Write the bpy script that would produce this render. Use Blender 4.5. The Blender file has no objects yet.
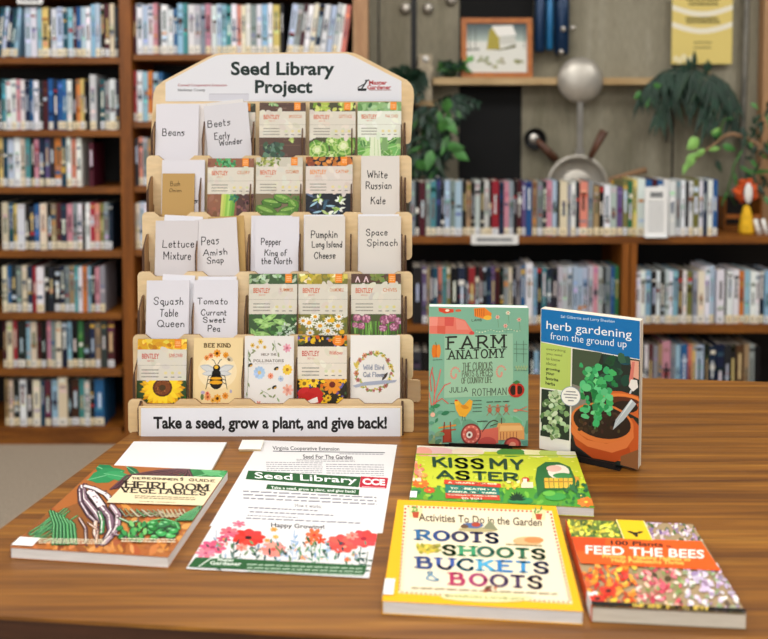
import bpy, math, random
from mathutils import Vector, Matrix
R = math.radians
rnd = random.Random(7)
COL = bpy.context.scene.collection

# ------------------------------------------------------------------ camera model
W_, H_, F_ = 768, 639, 810.0
PITCH = R(2.5)
HZ = 118.0                                   # image row of the horizon
CX, CY = 384.0, HZ + F_ * math.tan(PITCH)
TZ = 0.75                                    # table top height
CAMZ = TZ + 0.533
def ray(px, py):
    x = (px - CX) / F_; y = -(py - CY) / F_
    return Vector((x, math.cos(PITCH) + y * math.sin(PITCH), -math.sin(PITCH) + y * math.cos(PITCH)))
def A(px, py, Y):                            # point on the upright plane at distance Y
    d = ray(px, py); t = Y / d.y
    return Vector((d.x * t, Y, CAMZ + d.z * t))
def T(px, py, z=TZ):                         # point on the level plane at height z
    d = ray(px, py); t = (z - CAMZ) / d.z
    return Vector((d.x * t, d.y * t, z))

# ------------------------------------------------------------------ colour
def lin(c):
    return c / 12.92 if c <= 0.04045 else ((c + 0.055) / 1.055) ** 2.4
def rgb(c):
    if isinstance(c, str):
        c = c.lstrip('#'); c = tuple(int(c[i:i+2], 16) for i in (0, 2, 4))
    return tuple(lin(v / 255.0) for v in c[:3])
def jit(c, a=14, r=rnd):
    if isinstance(c, str):
        c = c.lstrip('#'); c = tuple(int(c[i:i+2], 16) for i in (0, 2, 4))
    k = r.uniform(-a, a)
    return tuple(min(255, max(0, v + k + r.uniform(-a, a) * .5)) for v in c)

# ------------------------------------------------------------------ materials
def newmat(name):
    m = bpy.data.materials.new(name); m.use_nodes = True
    nt = m.node_tree; b = nt.nodes['Principled BSDF']
    return m, nt, b
def printed(name, rough=.6, spec=.4, coat=0):
    m, nt, b = newmat(name)
    a = nt.nodes.new('ShaderNodeVertexColor'); a.layer_name = 'Col'
    n = nt.nodes.new('ShaderNodeTexNoise'); n.inputs['Scale'].default_value = 90
    mr = nt.nodes.new('ShaderNodeMapRange'); mr.inputs['To Min'].default_value = rough - .05; mr.inputs['To Max'].default_value = rough + .05
    nt.links.new(n.outputs['Fac'], mr.inputs['Value']); nt.links.new(mr.outputs['Result'], b.inputs['Roughness'])
    nt.links.new(a.outputs['Color'], b.inputs['Base Color'])
    b.inputs['Specular IOR Level'].default_value = spec
    b.inputs['Coat Weight'].default_value = coat; b.inputs['Coat Roughness'].default_value = .25
    return m
def plain(name, c, rough=.5, metal=0, var=.12, scale=30, bump=0):
    m, nt, b = newmat(name)
    tc = nt.nodes.new('ShaderNodeTexCoord')
    n = nt.nodes.new('ShaderNodeTexNoise'); n.inputs['Scale'].default_value = scale; n.inputs['Detail'].default_value = 4
    cr = nt.nodes.new('ShaderNodeValToRGB'); l = rgb(c)
    cr.color_ramp.elements[0].position = .3; cr.color_ramp.elements[1].position = .7
    cr.color_ramp.elements[0].color = tuple(v * (1 - var) for v in l) + (1,)
    cr.color_ramp.elements[1].color = tuple(min(1, v * (1 + var)) for v in l) + (1,)
    nt.links.new(tc.outputs['Object'], n.inputs['Vector'])
    nt.links.new(n.outputs['Fac'], cr.inputs['Fac']); nt.links.new(cr.outputs['Color'], b.inputs['Base Color'])
    b.inputs['Roughness'].default_value = rough; b.inputs['Metallic'].default_value = metal
    if bump:
        bp = nt.nodes.new('ShaderNodeBump'); bp.inputs['Strength'].default_value = bump; bp.inputs['Distance'].default_value = .002
        nt.links.new(n.outputs['Fac'], bp.inputs['Height']); nt.links.new(bp.outputs['Normal'], b.inputs['Normal'])
    return m
def wood(name, stops, scale=(1, 1, 1), rough=.4, nscale=3, fine=60, finev=.25, coat=0.0, rz=0, finemin=.8):
    """stops: [(pos, colour)...]; scale stretches the object coordinates (small along the grain)"""
    m, nt, b = newmat(name)
    tc = nt.nodes.new('ShaderNodeTexCoord'); mp = nt.nodes.new('ShaderNodeMapping')
    mp.inputs['Scale'].default_value = scale; mp.inputs['Rotation'].default_value = (0, 0, rz)
    n = nt.nodes.new('ShaderNodeTexNoise'); n.inputs['Scale'].default_value = nscale; n.inputs['Detail'].default_value = 6
    n.inputs['Roughness'].default_value = .6; n.inputs['Distortion'].default_value = .5
    cr = nt.nodes.new('ShaderNodeValToRGB')
    els = cr.color_ramp.elements
    while len(els) < len(stops): els.new(.5)
    for e, (p, c) in zip(els, stops): e.position = p; e.color = rgb(c) + (1,)
    n2 = nt.nodes.new('ShaderNodeTexNoise'); n2.inputs['Scale'].default_value = fine; n2.inputs['Detail'].default_value = 3
    mx = nt.nodes.new('ShaderNodeMix'); mx.data_type = 'RGBA'; mx.blend_type = 'MULTIPLY'; mx.inputs[0].default_value = finev
    nt.links.new(tc.outputs['Object'], mp.inputs['Vector'])
    nt.links.new(mp.outputs['Vector'], n.inputs['Vector']); nt.links.new(mp.outputs['Vector'], n2.inputs['Vector'])
    nt.links.new(n.outputs['Fac'], cr.inputs['Fac']); nt.links.new(cr.outputs['Color'], mx.inputs[6])
    r2 = nt.nodes.new('ShaderNodeValToRGB'); r2.color_ramp.elements[0].position = .35; r2.color_ramp.elements[1].position = .65
    r2.color_ramp.elements[0].color = (.25, .22, .2, 1); r2.color_ramp.elements[1].color = (1, 1, 1, 1)
    nt.links.new(n2.outputs['Fac'], r2.inputs['Fac']); nt.links.new(r2.outputs['Color'], mx.inputs[7])
    nt.links.new(mx.outputs[2], b.inputs['Base Color'])
    b.inputs['Roughness'].default_value = rough
    b.inputs['Coat Weight'].default_value = coat; b.inputs['Coat Roughness'].default_value = .3
    return m

M = {}
M['paper'] = printed('matte_print', .75, .15)
M['gloss'] = printed('glossy_print', .42, .3, .05)
M['spine'] = printed('book_cloth', .5, .35, .1)
M['table'] = wood('table_veneer', [(.28, '#552d08'), (.42, '#794911'), (.55, '#8f5a19'), (.72, '#aa7427')], (.7, 24, 24), .42, 2.0, 9, .4, .03, R(5))
M['edge'] = wood('table_edge', [(.3, '#33190a'), (.7, '#522c14')], (1, 8, 12), .5, 2, 12, .3)  # dark brown edge; the shadow on it is put into the colour
M['case'] = wood('bookcase_wood', [(.3, '#6c3b09'), (.55, '#8a5011'), (.75, '#a3651b')], (2, 2, 14), .5, 2, 20, .3)
M['post'] = wood('post_wood', [(.3, '#744009'), (.55, '#925312'), (.75, '#ab691e')], (14, 14, 1), .5, 2, 20, .3)
M['lightpost'] = wood('light_post_wood', [(.3, '#a27650'), (.7, '#c39a70')], (14, 14, 1), .5, 2, 20, .3)
M['caseback'] = wood('bookcase_back', [(.3, '#0a0705'), (.7, '#110b07')], (14, 14, 1), .7, 2, 20, .3)  # near-black: shade of the deep shelf interiors put into the panel colour
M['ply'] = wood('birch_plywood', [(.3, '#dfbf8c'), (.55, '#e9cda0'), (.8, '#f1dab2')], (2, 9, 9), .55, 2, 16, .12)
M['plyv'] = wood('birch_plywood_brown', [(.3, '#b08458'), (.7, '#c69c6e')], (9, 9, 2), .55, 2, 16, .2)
M['burnt'] = plain('laser_burnt_edge', '#4a2f1c', .7)
M['brownedge'] = plain('cut_plywood_edge', '#8c6642', .7)  # brown for the cut edges of the tier and back boards
M['pages'] = wood('page_edges', [(.3, '#cfc6b4'), (.55, '#dfd8c8'), (.8, '#eae4d6')], (.2, .2, 9), .8, 90, 300, .15)
M['whitepages'] = wood('white_page_edges', [(.3, '#d8d6d2'), (.7, '#f2f1ee')], (.2, .2, 9), .8, 90, 300, .1)
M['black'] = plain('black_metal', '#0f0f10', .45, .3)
M['darkpanel'] = plain('black_board', '#060708', .95)
M['wall'] = wood('weathered_plywood', [(.2, '#6a664f'), (.45, '#8a8470'), (.6, '#9a9480'), (.8, '#b0ac9c')], (5, 5, .7), .8, 1.3, 30, .25)
M['metal'] = plain('dull_aluminium', '#bdb8ae', .42, .6, .2, 9)
M['steel'] = plain('polished_steel', '#c8c4bc', .28, .9, .25, 6)
M['handle'] = wood('dark_wood_handle', [(.3, '#4a2d1e'), (.7, '#6e4530')], (9, 9, 2), .5)
M['ledge'] = wood('pale_ledge_wood', [(.3, '#a98a5c'), (.7, '#ceb284')], (2, 9, 9), .6)
M['frame'] = wood('orange_frame_wood', [(.3, '#a85c22'), (.7, '#c47832')], (9, 2, 9), .45)
M['carpet'] = plain('grey_carpet', '#a39583', .95, 0, .25, 160, .5)
M['paint'] = plain('ceiling_paint', '#d8d6cf', .9, 0, .03)
M['bluemetal'] = plain('blue_enamel', '#0b2c4d', .3, .3, .3, 5)
M['blueshine'] = plain('bright_blue_enamel', '#17618f', .3, .3, .3, 5)
M['fern'] = plain('fern_leaf', '#0f3322', .5, 0, .45, 25)
M['leafdark'] = plain('dark_leaf', '#14351c', .5, 0, .5, 25)
M['leafmid'] = plain('mid_green_leaf', '#3f7a35', .45, 0, .35, 25)
M['leaflight'] = plain('light_green_leaf', '#86b85e', .45, 0, .3, 25)
M['stem'] = plain('brown_stem', '#8a6a4c', .7)
M['stone'] = plain('pale_stone', '#a89c86', .8, 0, .3, 40)
M['white'] = plain('white_plastic', '#e9e7e2', .5, 0, .03)
M['orangefuzz'] = plain('orange_wool', '#c9521c', .9, 0, .3, 60)
M['yellowcloth'] = plain('yellow_cloth', '#e8b51c', .8, 0, .2, 40)
M['conduit'] = plain('weathered_pipe', '#77746b', .5, .5, .4, 12)

# ------------------------------------------------------------------ mesh builder
class MB:
    def __init__(s): s.v = []; s.f = []; s.c = []; s.m = []; s.mats = []; s.sm = []
    def mi(s, mat):
        if mat not in s.mats: s.mats.append(mat)
        return s.mats.index(mat)
    def add(s, vs, fs, col=(200, 200, 200), mat='paper', X=None, smooth=False):
        o = len(s.v); k = s.mi(mat); c = rgb(col)
        for v in vs:
            v = Vector(v)
            s.v.append(tuple(X @ v) if X is not None else tuple(v))
        for f in fs:
            s.f.append([o + i for i in f]); s.c.append(c); s.m.append(k); s.sm.append(smooth)
    def box(s, a, b, col=(200, 200, 200), mat='paper', X=None, cols=None):
        x0, y0, z0 = a; x1, y1, z1 = b
        vs = [(x0,y0,z0),(x1,y0,z0),(x1,y1,z0),(x0,y1,z0),(x0,y0,z1),(x1,y0,z1),(x1,y1,z1),(x0,y1,z1)]
        s.add(vs, [(0,3,2,1),(4,5,6,7),(0,1,5,4),(1,2,6,5),(2,3,7,6),(3,0,4,7)], col, mat, X)
    def bevbox(s, a, b, r, col=(200,200,200), mat='paper', X=None):
        """box with chamfered edges on the x-z outline and softened front"""
        x0,y0,z0 = a; x1,y1,z1 = b
        out = [(x0+r,z0),(x1-r,z0),(x1,z0+r),(x1,z1-r),(x1-r,z1),(x0+r,z1),(x0,z1-r),(x0,z0+r)]
        s.prism(out, y0, y1, col, mat, X)
    def prism(s, out, y0, y1, col=(200,200,200), mat='paper', X=None, edge=None):
        """outline in x-z (counter-clockwise seen from -y), extruded y0..y1"""
        n = len(out)
        vs = [(x, y0, z) for x, z in out] + [(x, y1, z) for x, z in out]
        s.add(vs, [tuple(range(n)), tuple(reversed(range(n, 2*n)))], col, mat, X)
        s.add(vs, [(i, n+i, n+(i+1)%n, (i+1)%n) for i in range(n)], col, edge or mat, X)
    def prismz(s, out, z0, z1, col=(200,200,200), mat='paper', X=None):
        n = len(out)
        vs = [(x, y, z0) for x, y in out] + [(x, y, z1) for x, y in out]
        s.add(vs, [tuple(reversed(range(n))), tuple(range(n, 2*n))] + [(i, (i+1)%n, n+(i+1)%n, n+i) for i in range(n)], col, mat, X)
    def prismx(s, out, x0, x1, col=(200,200,200), mat='paper', X=None, edge=None):
        n = len(out)
        vs = [(x0, y, z) for y, z in out] + [(x1, y, z) for y, z in out]
        s.add(vs, [tuple(reversed(range(n))), tuple(range(n, 2*n))], col, mat, X)
        s.add(vs, [(i, (i+1)%n, n+(i+1)%n, n+i) for i in range(n)], col, edge or mat, X)
    def tube(s, pts, rad, n=10, mat='paper', col=(200,200,200), smooth=True, X=None):
        pts = [Vector(p) for p in pts]; rs = rad if isinstance(rad, (list, tuple)) else [rad]*len(pts)
        vs = []; fs = []
        up = Vector((0,0,1))
        for i, p in enumerate(pts):
            d = (pts[min(i+1, len(pts)-1)] - pts[max(i-1, 0)]).normalized()
            a = d.cross(up)
            if a.length < .1: a = d.cross(Vector((0,1,0)))
            a.normalize(); b = d.cross(a)
            for k in range(n):
                t = 2*math.pi*k/n
                vs.append(p + (a*math.cos(t) + b*math.sin(t))*rs[i])
        for i in range(len(pts)-1):
            for k in range(n):
                fs.append((i*n+k, i*n+(k+1)%n, (i+1)*n+(k+1)%n, (i+1)*n+k))
        fs.append(tuple(range(n))[::-1]); fs.append(tuple((len(pts)-1)*n+k for k in range(n)))
        s.add(vs, fs, col, mat, X, smooth)
    def lathe(s, prof, c=(0,0,0), axis='z', n=24, mat='paper', col=(200,200,200), X=None, sx=1):
        vs = []; fs = []
        for r, h in prof:
            for k in range(n):
                t = 2*math.pi*k/n; u = r*math.cos(t)*sx; w = r*math.sin(t)
                p = (u, w, h) if axis == 'z' else (u, h, w)
                vs.append((p[0]+c[0], p[1]+c[1], p[2]+c[2]))
        m = len(prof)
        for i in range(m-1):
            for k in range(n):
                fs.append((i*n+k, i*n+(k+1)%n, (i+1)*n+(k+1)%n, (i+1)*n+k))
        fs.append(tuple(range(n))[::-1]); fs.append(tuple((m-1)*n+k for k in range(n)))
        if axis != 'z': fs = [f[::-1] for f in fs]
        s.add(vs, fs, col, mat, X, True)
    def ball(s, c, r, mat='paper', col=(200,200,200), n=12, sc=(1,1,1), X=None):
        vs = []; fs = []; m = n//2+1
        for i in range(m):
            ph = math.pi*i/(m-1)
            for k in range(n):
                t = 2*math.pi*k/n
                vs.append((c[0]+r*sc[0]*math.sin(ph)*math.cos(t), c[1]+r*sc[1]*math.sin(ph)*math.sin(t), c[2]+r*sc[2]*math.cos(ph)))
        for i in range(m-1):
            for k in range(n):
                fs.append((i*n+k, (i+1)*n+k, (i+1)*n+(k+1)%n, i*n+(k+1)%n))
        s.add(vs, fs, col, mat, X, True)
    def build(s, name, parent=None, label=None, cat=None, group=None, kind=None, loc=None):
        me = bpy.data.meshes.new(name); me.from_pydata(s.v, [], s.f)
        for k in s.mats: me.materials.append(M[k])
        me.polygons.foreach_set('material_index', s.m); me.polygons.foreach_set('use_smooth', s.sm)
        at = me.color_attributes.new('Col', 'FLOAT_COLOR', 'CORNER')
        flat = []
        for p, c in zip(me.polygons, s.c): flat.extend((c[0], c[1], c[2], 1.0) * p.loop_total)
        at.data.foreach_set('color', flat)
        me.update()
        o = bpy.data.objects.new(name, me); COL.objects.link(o)
        if parent: o.parent = parent
        if loc is not None: o.location = loc
        tag(o, label, cat, group, kind)
        return o
def tag(o, label=None, cat=None, group=None, kind=None):
    if label: o['label'] = label
    if cat: o['category'] = cat
    if group: o['group'] = group
    if kind: o['kind'] = kind
    return o
def thing(name, label, cat, loc=(0,0,0), rot=(0,0,0), group=None):
    o = bpy.data.objects.new(name, None); COL.objects.link(o); o.empty_display_size = .05
    o.location = loc; o.rotation_euler = rot
    return tag(o, label, cat, group)

# ------------------------------------------------------------------ lettering
_tc = {}
def text_tris(s, bold):
    key = (s, bold)
    if key not in _tc:
        cu = bpy.data.curves.new('t', 'FONT'); cu.body = s; cu.size = 1; cu.offset = bold; cu.resolution_u = 3
        ob = bpy.data.objects.new('t', cu); me = ob.to_mesh()
        vs = [(v.co.x, v.co.y) for v in me.vertices]; fs = [tuple(p.vertices) for p in me.polygons]
        ob.to_mesh_clear(); bpy.data.objects.remove(ob); bpy.data.curves.remove(cu)
        _tc[key] = (vs, fs)
    return _tc[key]
CAP = {'A':(8,"00 49 80;23 63"),'B':(7,"00 09;09 49 58 56 45;05 45 64 62 50 00"),'C':(8,"~77 69 39 17 04 12 30 60 72"),
'D':(8,"00 09;09 39 57 74 72 50 30 00"),'E':(6,"00 09;09 69;05 45;00 60"),'F':(6,"00 09;09 69;05 45"),
'G':(8,"~77 69 39 17 04 12 30 60 72;72 74;74 44"),'H':(7,"00 09;70 79;05 75"),'I':(1,"00 09"),'J':(5,"59 52;~52 40 20 02"),
'K':(7,"00 09;04 69;26 70"),'L':(6,"00 09;00 60"),'M':(9,"00 09;09 43;43 89;89 80"),'N':(7,"00 09;09 70;70 79"),
'O':(8,"O"),'P':(6,"00 09;09 49 68 66 44 04"),'Q':(8,"O;52 90"),'R':(7,"00 09;09 49 68 66 44 04;34 70"),
'S':(7,"~67 59 29 07 16 25 54 62 50 20 02"),'T':(6,"39 30;09 69"),'U':(7,"09 03;~03 11 30 50 62 73;73 79"),
'V':(8,"09 40;40 89"),'W':(9,"09 20;20 56;56 70;70 99"),'Y':(7,"09 34;69 34;34 30"),'&':(8,"~82 60 30 02 25 48 29 17 45 80"),
'a':(5,"~44 25 03 11 30 42;45 41 50"),'b':(4,"09 00;~03 25 44 42 20 01"),'c':(4,"~44 25 03 11 20 41"),'d':(5,"~43 25 03 11 30 42;49 40"),
'e':(4,"~03 43 35 15 03 10 30 41"),'f':(4,"~49 29 17 10;05 35"),'g':(4,"~44 25 03 11 30 43;~45 4a 2c 0b"),'h':(4,"09 00;~03 25 43 40"),
'i':(1,"05 00;07 08"),'k':(4,"09 00;03 35;24 40"),'l':(1,"09 00"),'m':(6,"05 00;~03 15 33 30;~33 45 63 60"),'n':(4,"05 00;~03 25 43 40"),
'o':(4,"o"),'p':(4,"05 0c;~04 25 43 42 20 01"),'q':(4,"~44 25 03 11 30 43;45 4c;4c 6a"),'r':(3,"05 00;~03 15 35"),
's':(4,"~45 15 04 33 31 10 00"),'t':(3,"18 10 30;05 35"),'u':(4,"~05 02 10 30 42;45 40"),'w':(5,"05 10;10 24;24 40;40 55"),
'x':(4,"05 40;45 00"),'y':(4,"05 22;45 22 0c"),'X':(7,"09 70;00 79"),'!':(1,"09 03;01 00")}
def smooth(pts, k=4):
    out = []
    P = [pts[0]] + pts + [pts[-1]]
    for i in range(1, len(P)-2):
        p0, p1, p2, p3 = P[i-1:i+3]
        for j in range(k):
            t = j/k
            out.append(tuple(.5*((2*b) + (c-a)*t + (2*a-5*b+4*c-d)*t*t + (-a+3*b-3*c+d)*t**3) for a,b,c,d in zip(p0,p1,p2,p3)))
    out.append(pts[-1]); return out
def _num(ch): return {'a':-1,'b':-2,'c':-3}.get(ch, None) if ch in 'abc' else int(ch)
def glyph_lines(s, gap=2.6, wob=0, r=None):
    x = 0; out = []
    for ch in s:
        if ch == ' ': x += 4.5; continue
        w, d = CAP[ch]
        dy = r.uniform(-wob, wob) if r else 0; sl = r.uniform(-.04, .1)*(wob > 0) if r else 0
        for st in d.split(';'):
            if st in ('O', 'o'):
                h = 4.5 if st == 'O' else 2.5; ww = w/2
                pts = [(ww+ww*math.cos(a*math.pi/8), h+h*math.sin(a*math.pi/8)) for a in range(17)]
            else:
                sm = st[0] == '~'; pts = [(float(_num(q[0])), float(_num(q[1]))) for q in st.strip('~').split()]
                if sm: pts = smooth(pts)
            out.append([(x+p[0]+sl*p[1], p[1]+dy) for p in pts])
        x += w + gap
    return out, x - gap

# ------------------------------------------------------------------ printed artwork as thin layered shapes
def clip(pts, w, h):
    for ax, lim, sg in ((0,0,1),(0,w,-1),(1,0,1),(1,h,-1)):
        out = []; n = len(pts)
        for i in range(n):
            p, q = pts[i], pts[(i+1)%n]
            ip = (p[ax]-lim)*sg >= -1e-9; iq = (q[ax]-lim)*sg >= -1e-9
            if ip: out.append(p)
            if ip != iq:
                t = (lim-p[ax])/(q[ax]-p[ax]); out.append((p[0]+(q[0]-p[0])*t, p[1]+(q[1]-p[1])*t))
        pts = out
        if len(pts) < 3: return []
    return pts
def homog(src):
    """homography unit square (0,0)(1,0)(1,1)(0,1) <- src quad (TL TR BR BL), returns px->uv"""
    (x0,y0),(x1,y1),(x2,y2),(x3,y3) = src
    dx1,dx2,dx3 = x1-x2, x3-x2, x0-x1+x2-x3; dy1,dy2,dy3 = y1-y2, y3-y2, y0-y1+y2-y3
    det = dx1*dy2-dx2*dy1; g = (dx3*dy2-dx2*dy3)/det; h = (dx1*dy3-dx3*dy1)/det
    m = Matrix(((x1-x0+g*x1, x3-x0+h*x3, x0),(y1-y0+g*y1, y3-y0+h*y3, y0),(g,h,1))).inverted()
    def f(x, y):
        v = m @ Vector((x, y, 1)); return v.x/v.z, v.y/v.z
    return f
class Art:
    def __init__(s, w, h, dz=3e-6, mat='paper', seed=1):
        s.w, s.h, s.dz, s.mat = w, h, dz, mat; s.z = dz*2; s.items = []; s.r = random.Random(seed)
        s.frame(0, 0, 1, 1); s.slope = 0
        s.clip = (0, 0, w, h)
    def frame(s, x0, y0, x1, y1):            # source box (y down) -> page
        s.f = lambda x, y: ((x-x0)/(x1-x0)*s.w, (1-(y-y0)/(y1-y0))*s.h); return s
    def quad(s, src):
        g = homog(src)
        def f(x, y):
            u, v = g(x, y); return u*s.w, (1-v)*s.h
        s.f = f; return s
    def sub(s, x0, y0, x1, y1):              # restrict drawing to a box given in the current frame
        a = s.f(x0, y0); b = s.f(x1, y1)
        s.clip = (max(0,min(a[0],b[0])), max(0,min(a[1],b[1])), min(s.w,max(a[0],b[0])), min(s.h,max(a[1],b[1]))); return s
    def full(s): s.clip = (0, 0, s.w, s.h); return s
    def raw(s, pts, col, step=True):
        c = s.clip
        q = clip([(p[0]-c[0], p[1]-c[1]) for p in pts], c[2]-c[0], c[3]-c[1])
        if len(q) >= 3: s.items.append(([(p[0]+c[0], p[1]+c[1], s.z) for p in q], col))
        if step: s.z += s.dz
    def poly(s, pts, col): s.raw([s.f(*p) for p in pts], col)
    def rect(s, x0, y0, x1, y1, col): s.poly([(x0,y0),(x1,y0),(x1,y1),(x0,y1)], col)
    def ell(s, cx, cy, rx, ry, col, rot=0, n=14, rag=0):
        c, d = math.cos(rot), math.sin(rot); P = []
        for k in range(n):
            t = 2*math.pi*k/n; q = 1 + (s.r.uniform(-rag, rag) if rag else 0)
            x, y = rx*math.cos(t)*q, ry*math.sin(t)*q
            P.append((cx+x*c-y*d, cy+x*d+y*c))
        s.poly(P, col)
    def leaf(s, cx, cy, L, w, rot, col, vein=None):
        c, d = math.cos(rot), math.sin(rot)
        P = [(cx+x*L*c-y*w*d, cy+x*L*d+y*w*c) for x, y in ((0,0),(.2,.35),(.5,.5),(.8,.3),(1,0),(.8,-.3),(.5,-.5),(.2,-.35))]
        s.poly(P, col)
        if vein: s.line([(cx,cy),(cx+L*.9*c, cy+L*.9*d)], w*.1, vein)
    def flower(s, cx, cy, r, n, col, cen, pw=.5, cr=.3, rot=0, sq=1):
        for k in range(n):
            t = rot+2*math.pi*k/n; c, d = math.cos(t), math.sin(t)
            P = [(cx+(x*c-y*d*pw)*r, cy+(x*d+y*c*pw)*r*sq) for x, y in ((0,0),(.4,.45),(.8,.5),(1,.15),(1,-.15),(.8,-.5),(.4,-.45))]
            s.poly(P, jit(col, 10, s.r))
        s.ell(cx, cy, r*cr, r*cr*sq, cen)
    def bean(s, pts, w, col, edge='14321c', hi='8cc890'):
        s.line(pts, w*1.45, edge); s.line(pts, w, col); s.line([(p[0]-w*.15, p[1]-w*.18) for p in pts], w*.25, hi)
    def line(s, pts, w, col, pagew=False):
        """pts in frame units; width in frame x units"""
        P = [s.f(*p) for p in pts]
        ww = w if pagew else abs(s.f(pts[0][0]+w, pts[0][1])[0]-P[0][0])
        s._stroke(P, ww, col); s.z += s.dz
    def _stroke(s, P, w, col, joins=True):
        for a, b in zip(P, P[1:]):
            dx, dy = b[0]-a[0], b[1]-a[1]; L = math.hypot(dx, dy)
            if L < 1e-9: continue
            nx, ny = -dy/L*w/2, dx/L*w/2
            s.raw([(a[0]+nx,a[1]+ny),(a[0]-nx,a[1]-ny),(b[0]-nx,b[1]-ny),(b[0]+nx,b[1]+ny)], col, False)
        if joins:
            s.z += s.dz*.5
            for p in P: s.raw([(p[0]+w/2*math.cos(k*math.pi/3), p[1]+w/2*math.sin(k*math.pi/3)) for k in range(6)], col, False)
    def text(s, t, x0, y0, x1, y1, col, bold=0):
        """printed sans lettering filling the box"""
        vs, fs = text_tris(t, bold)
        if not vs: return
        ax = min(v[0] for v in vs); bx = max(v[0] for v in vs); ay = min(v[1] for v in vs); by = max(v[1] for v in vs)
        k = s.slope; y1 -= k*(x1-x0)
        P = [s.f(x0+(v[0]-ax)/(bx-ax)*(x1-x0), y1-(v[1]-ay)/(by-ay)*(y1-y0)+k*(v[0]-ax)/(bx-ax)*(x1-x0)) for v in vs]
        for f in fs: s.items.append(([(P[i][0], P[i][1], s.z) for i in f], col))
        s.z += s.dz
    def pen(s, t, x0, y0, x1, y1, w, col, serif=0, wob=0, gap=2.6, cols=None):
        """single-stroke lettering: box spans cap top to baseline; w = stroke in x frame units"""
        L, tot = glyph_lines(t, gap, wob, s.r if wob else None)
        ww = abs(s.f(x0+w, y1)[0]-s.f(x0, y1)[0])
        k = s.slope; y1 -= k*(x1-x0)
        mp = lambda p: s.f(x0+p[0]/tot*(x1-x0), y1-p[1]/9*(y1-y0)+k*p[0]/tot*(x1-x0))
        for ln in L:
            c = col
            if cols: c = cols[int(min(.999, max(0, ln[0][0]/tot))*len(cols))]
            P = [mp(p) for p in ln]; s._stroke(P, ww, c)
            if serif:
                for a, b in ((ln[0], ln[1]), (ln[-1], ln[-2])):
                    if abs(b[1]-a[1]) > abs(b[0]-a[0]) and a[1] in (0.0, 9.0):
                        p = mp(a); s._stroke([(p[0]-ww*serif, p[1]), (p[0]+ww*serif, p[1])], ww*.6, c, False)
        s.z += s.dz
    def lines(s, x0, y0, x1, y1, n, col, th=.35):
        """small print too fine to read: rows of short dashes"""
        k = s.slope
        for i in range(n):
            yy = y0+(y1-y0)*(i+.5)/n; hh = (y1-y0)/n*th/2; x = x0
            while x < x1:
                w = (x1-x0)*s.r.uniform(.03, .09); y = yy+k*(x-x0)
                s.raw([s.f(x,y-hh), s.f(min(x+w,x1),y-hh), s.f(min(x+w,x1),y+hh), s.f(x,y+hh)], col, False)
                x += w + (x1-x0)*.012
        s.z += s.dz
    def into(s, mb, X=None):
        for P, c in s.items:
            n = len(P); ar = sum(P[i][0]*P[(i+1)%n][1]-P[(i+1)%n][0]*P[i][1] for i in range(n))
            if abs(ar) < 1e-12: continue
            if ar < 0: P = P[::-1]
            mb.add(P, [tuple(range(n))], c, s.mat, X)
UPR = Matrix(((1,0,0,0),(0,0,-1,0),(0,1,0,0),(0,0,0,1)))    # page x->x, page y->z, facing -y
# ================================================================== SETTING
YB = 3.14                                    # front of the bookcases
YW = 3.50                                    # wall
mb = MB(); mb.box((-4.2, -2.6, -.05), (4.2, YW+.1, 0), mat='carpet'); mb.build('floor', kind='structure')
mb = MB(); mb.box((-4.2, -2.6, 2.75), (4.2, YW+.1, 2.8), mat='paint'); mb.build('ceiling', kind='structure')
mb = MB(); mb.box((-4.2, YW, 0), (4.2, YW+.08, 2.75), mat='wall'); mb.build('wall_back', kind='structure')
def strip(name, px0, py0, px1, py1, t, mat):
    a = A(px0, py1, YW); b = A(px1, py0, YW); a.x = A(px0, 118, YW).x; b.x = A(px1, 118, YW).x
    m = MB(); m.box((a.x, YW-t, max(0,a.z)), (b.x, YW-.0005, min(2.74, b.z)), mat=mat); m.build(name, kind='structure')
strip('trim_1', 411, -700, 416.5, 900, .006, 'black')
strip('trim_2', 757, -700, 775, 900, .05, 'lightpost')
strip('trim_3', 459, 86, 521, 900, .012, 'darkpanel')
strip('trim_4', 459, -60, 532, 80, .012, 'darkpanel')
strip('trim_5', 704, 58, 709, 76, .01, 'ledge')
for n, px in (('trim_6', 378), ('trim_7', 672)):
    strip(n, px, -700, px+1.6, 900, .003, 'black')

# ================================================================== BOOKCASES
def bookcase(label, Y, depth, uprights, shelves, base, name='bookcase'):
    """uprights: (px_top_left, px_bot_left, width px, z0, z1, material); shelves: (px0, px1, py_top, py_bot)"""
    t = thing(name, label, 'bookcase', (A(uprights[0][0], 300, Y).x, Y, 0))
    off = Vector(t.location)
    for p0, p1, w, z0, z1, mt in uprights:
        a = (p0-CX)/F_*Y; b = (p1-CX)/F_*Y; ww = w/F_*Y
        m = MB()
        xm = (a+b)/2
        m.box((xm, Y-.012, z0), (xm+ww, Y+depth, z1), mat=mt)
        m.build('upright', t).location = -off
    for s in shelves:
        p0, p1, q0, q1 = s
        a = A(p0, q1, Y); b = A(p1, q0, Y)
        m = MB(); m.box((a.x, Y, a.z), (b.x, Y+depth-.01, b.z), mat='case'); m.build('shelf', t).location = -off
    for x0, x1, z0, z1, mt, nm in base:
        m = MB(); m.box((x0, Y-.006 if nm == 'base_board' else Y+depth-.01, z0), (x1, Y+.02 if nm == 'base_board' else Y+depth, z1), mat=mt); m.build(nm, t).location = -off
    return t
XL0, XP1a, XP1b = -2.45, (121.5-CX)/F_*YB, (133-CX)/F_*YB
XP2a, XP2b = (353-CX)/F_*YB, (367.5-CX)/F_*YB
LS = [(-10,-3.5),(57,63.5),(130,136.5),(187,193.5),(250.5,257.5),(313,319.5),(369,376),(427.5,433)]
CS = [(-12,-5.5),(54,60),(121.5,127.5),(186,192),(249.5,256),(312,318.5),(368,375),(426.5,432)]
lp0 = (XL0)/YB*F_+CX
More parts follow.
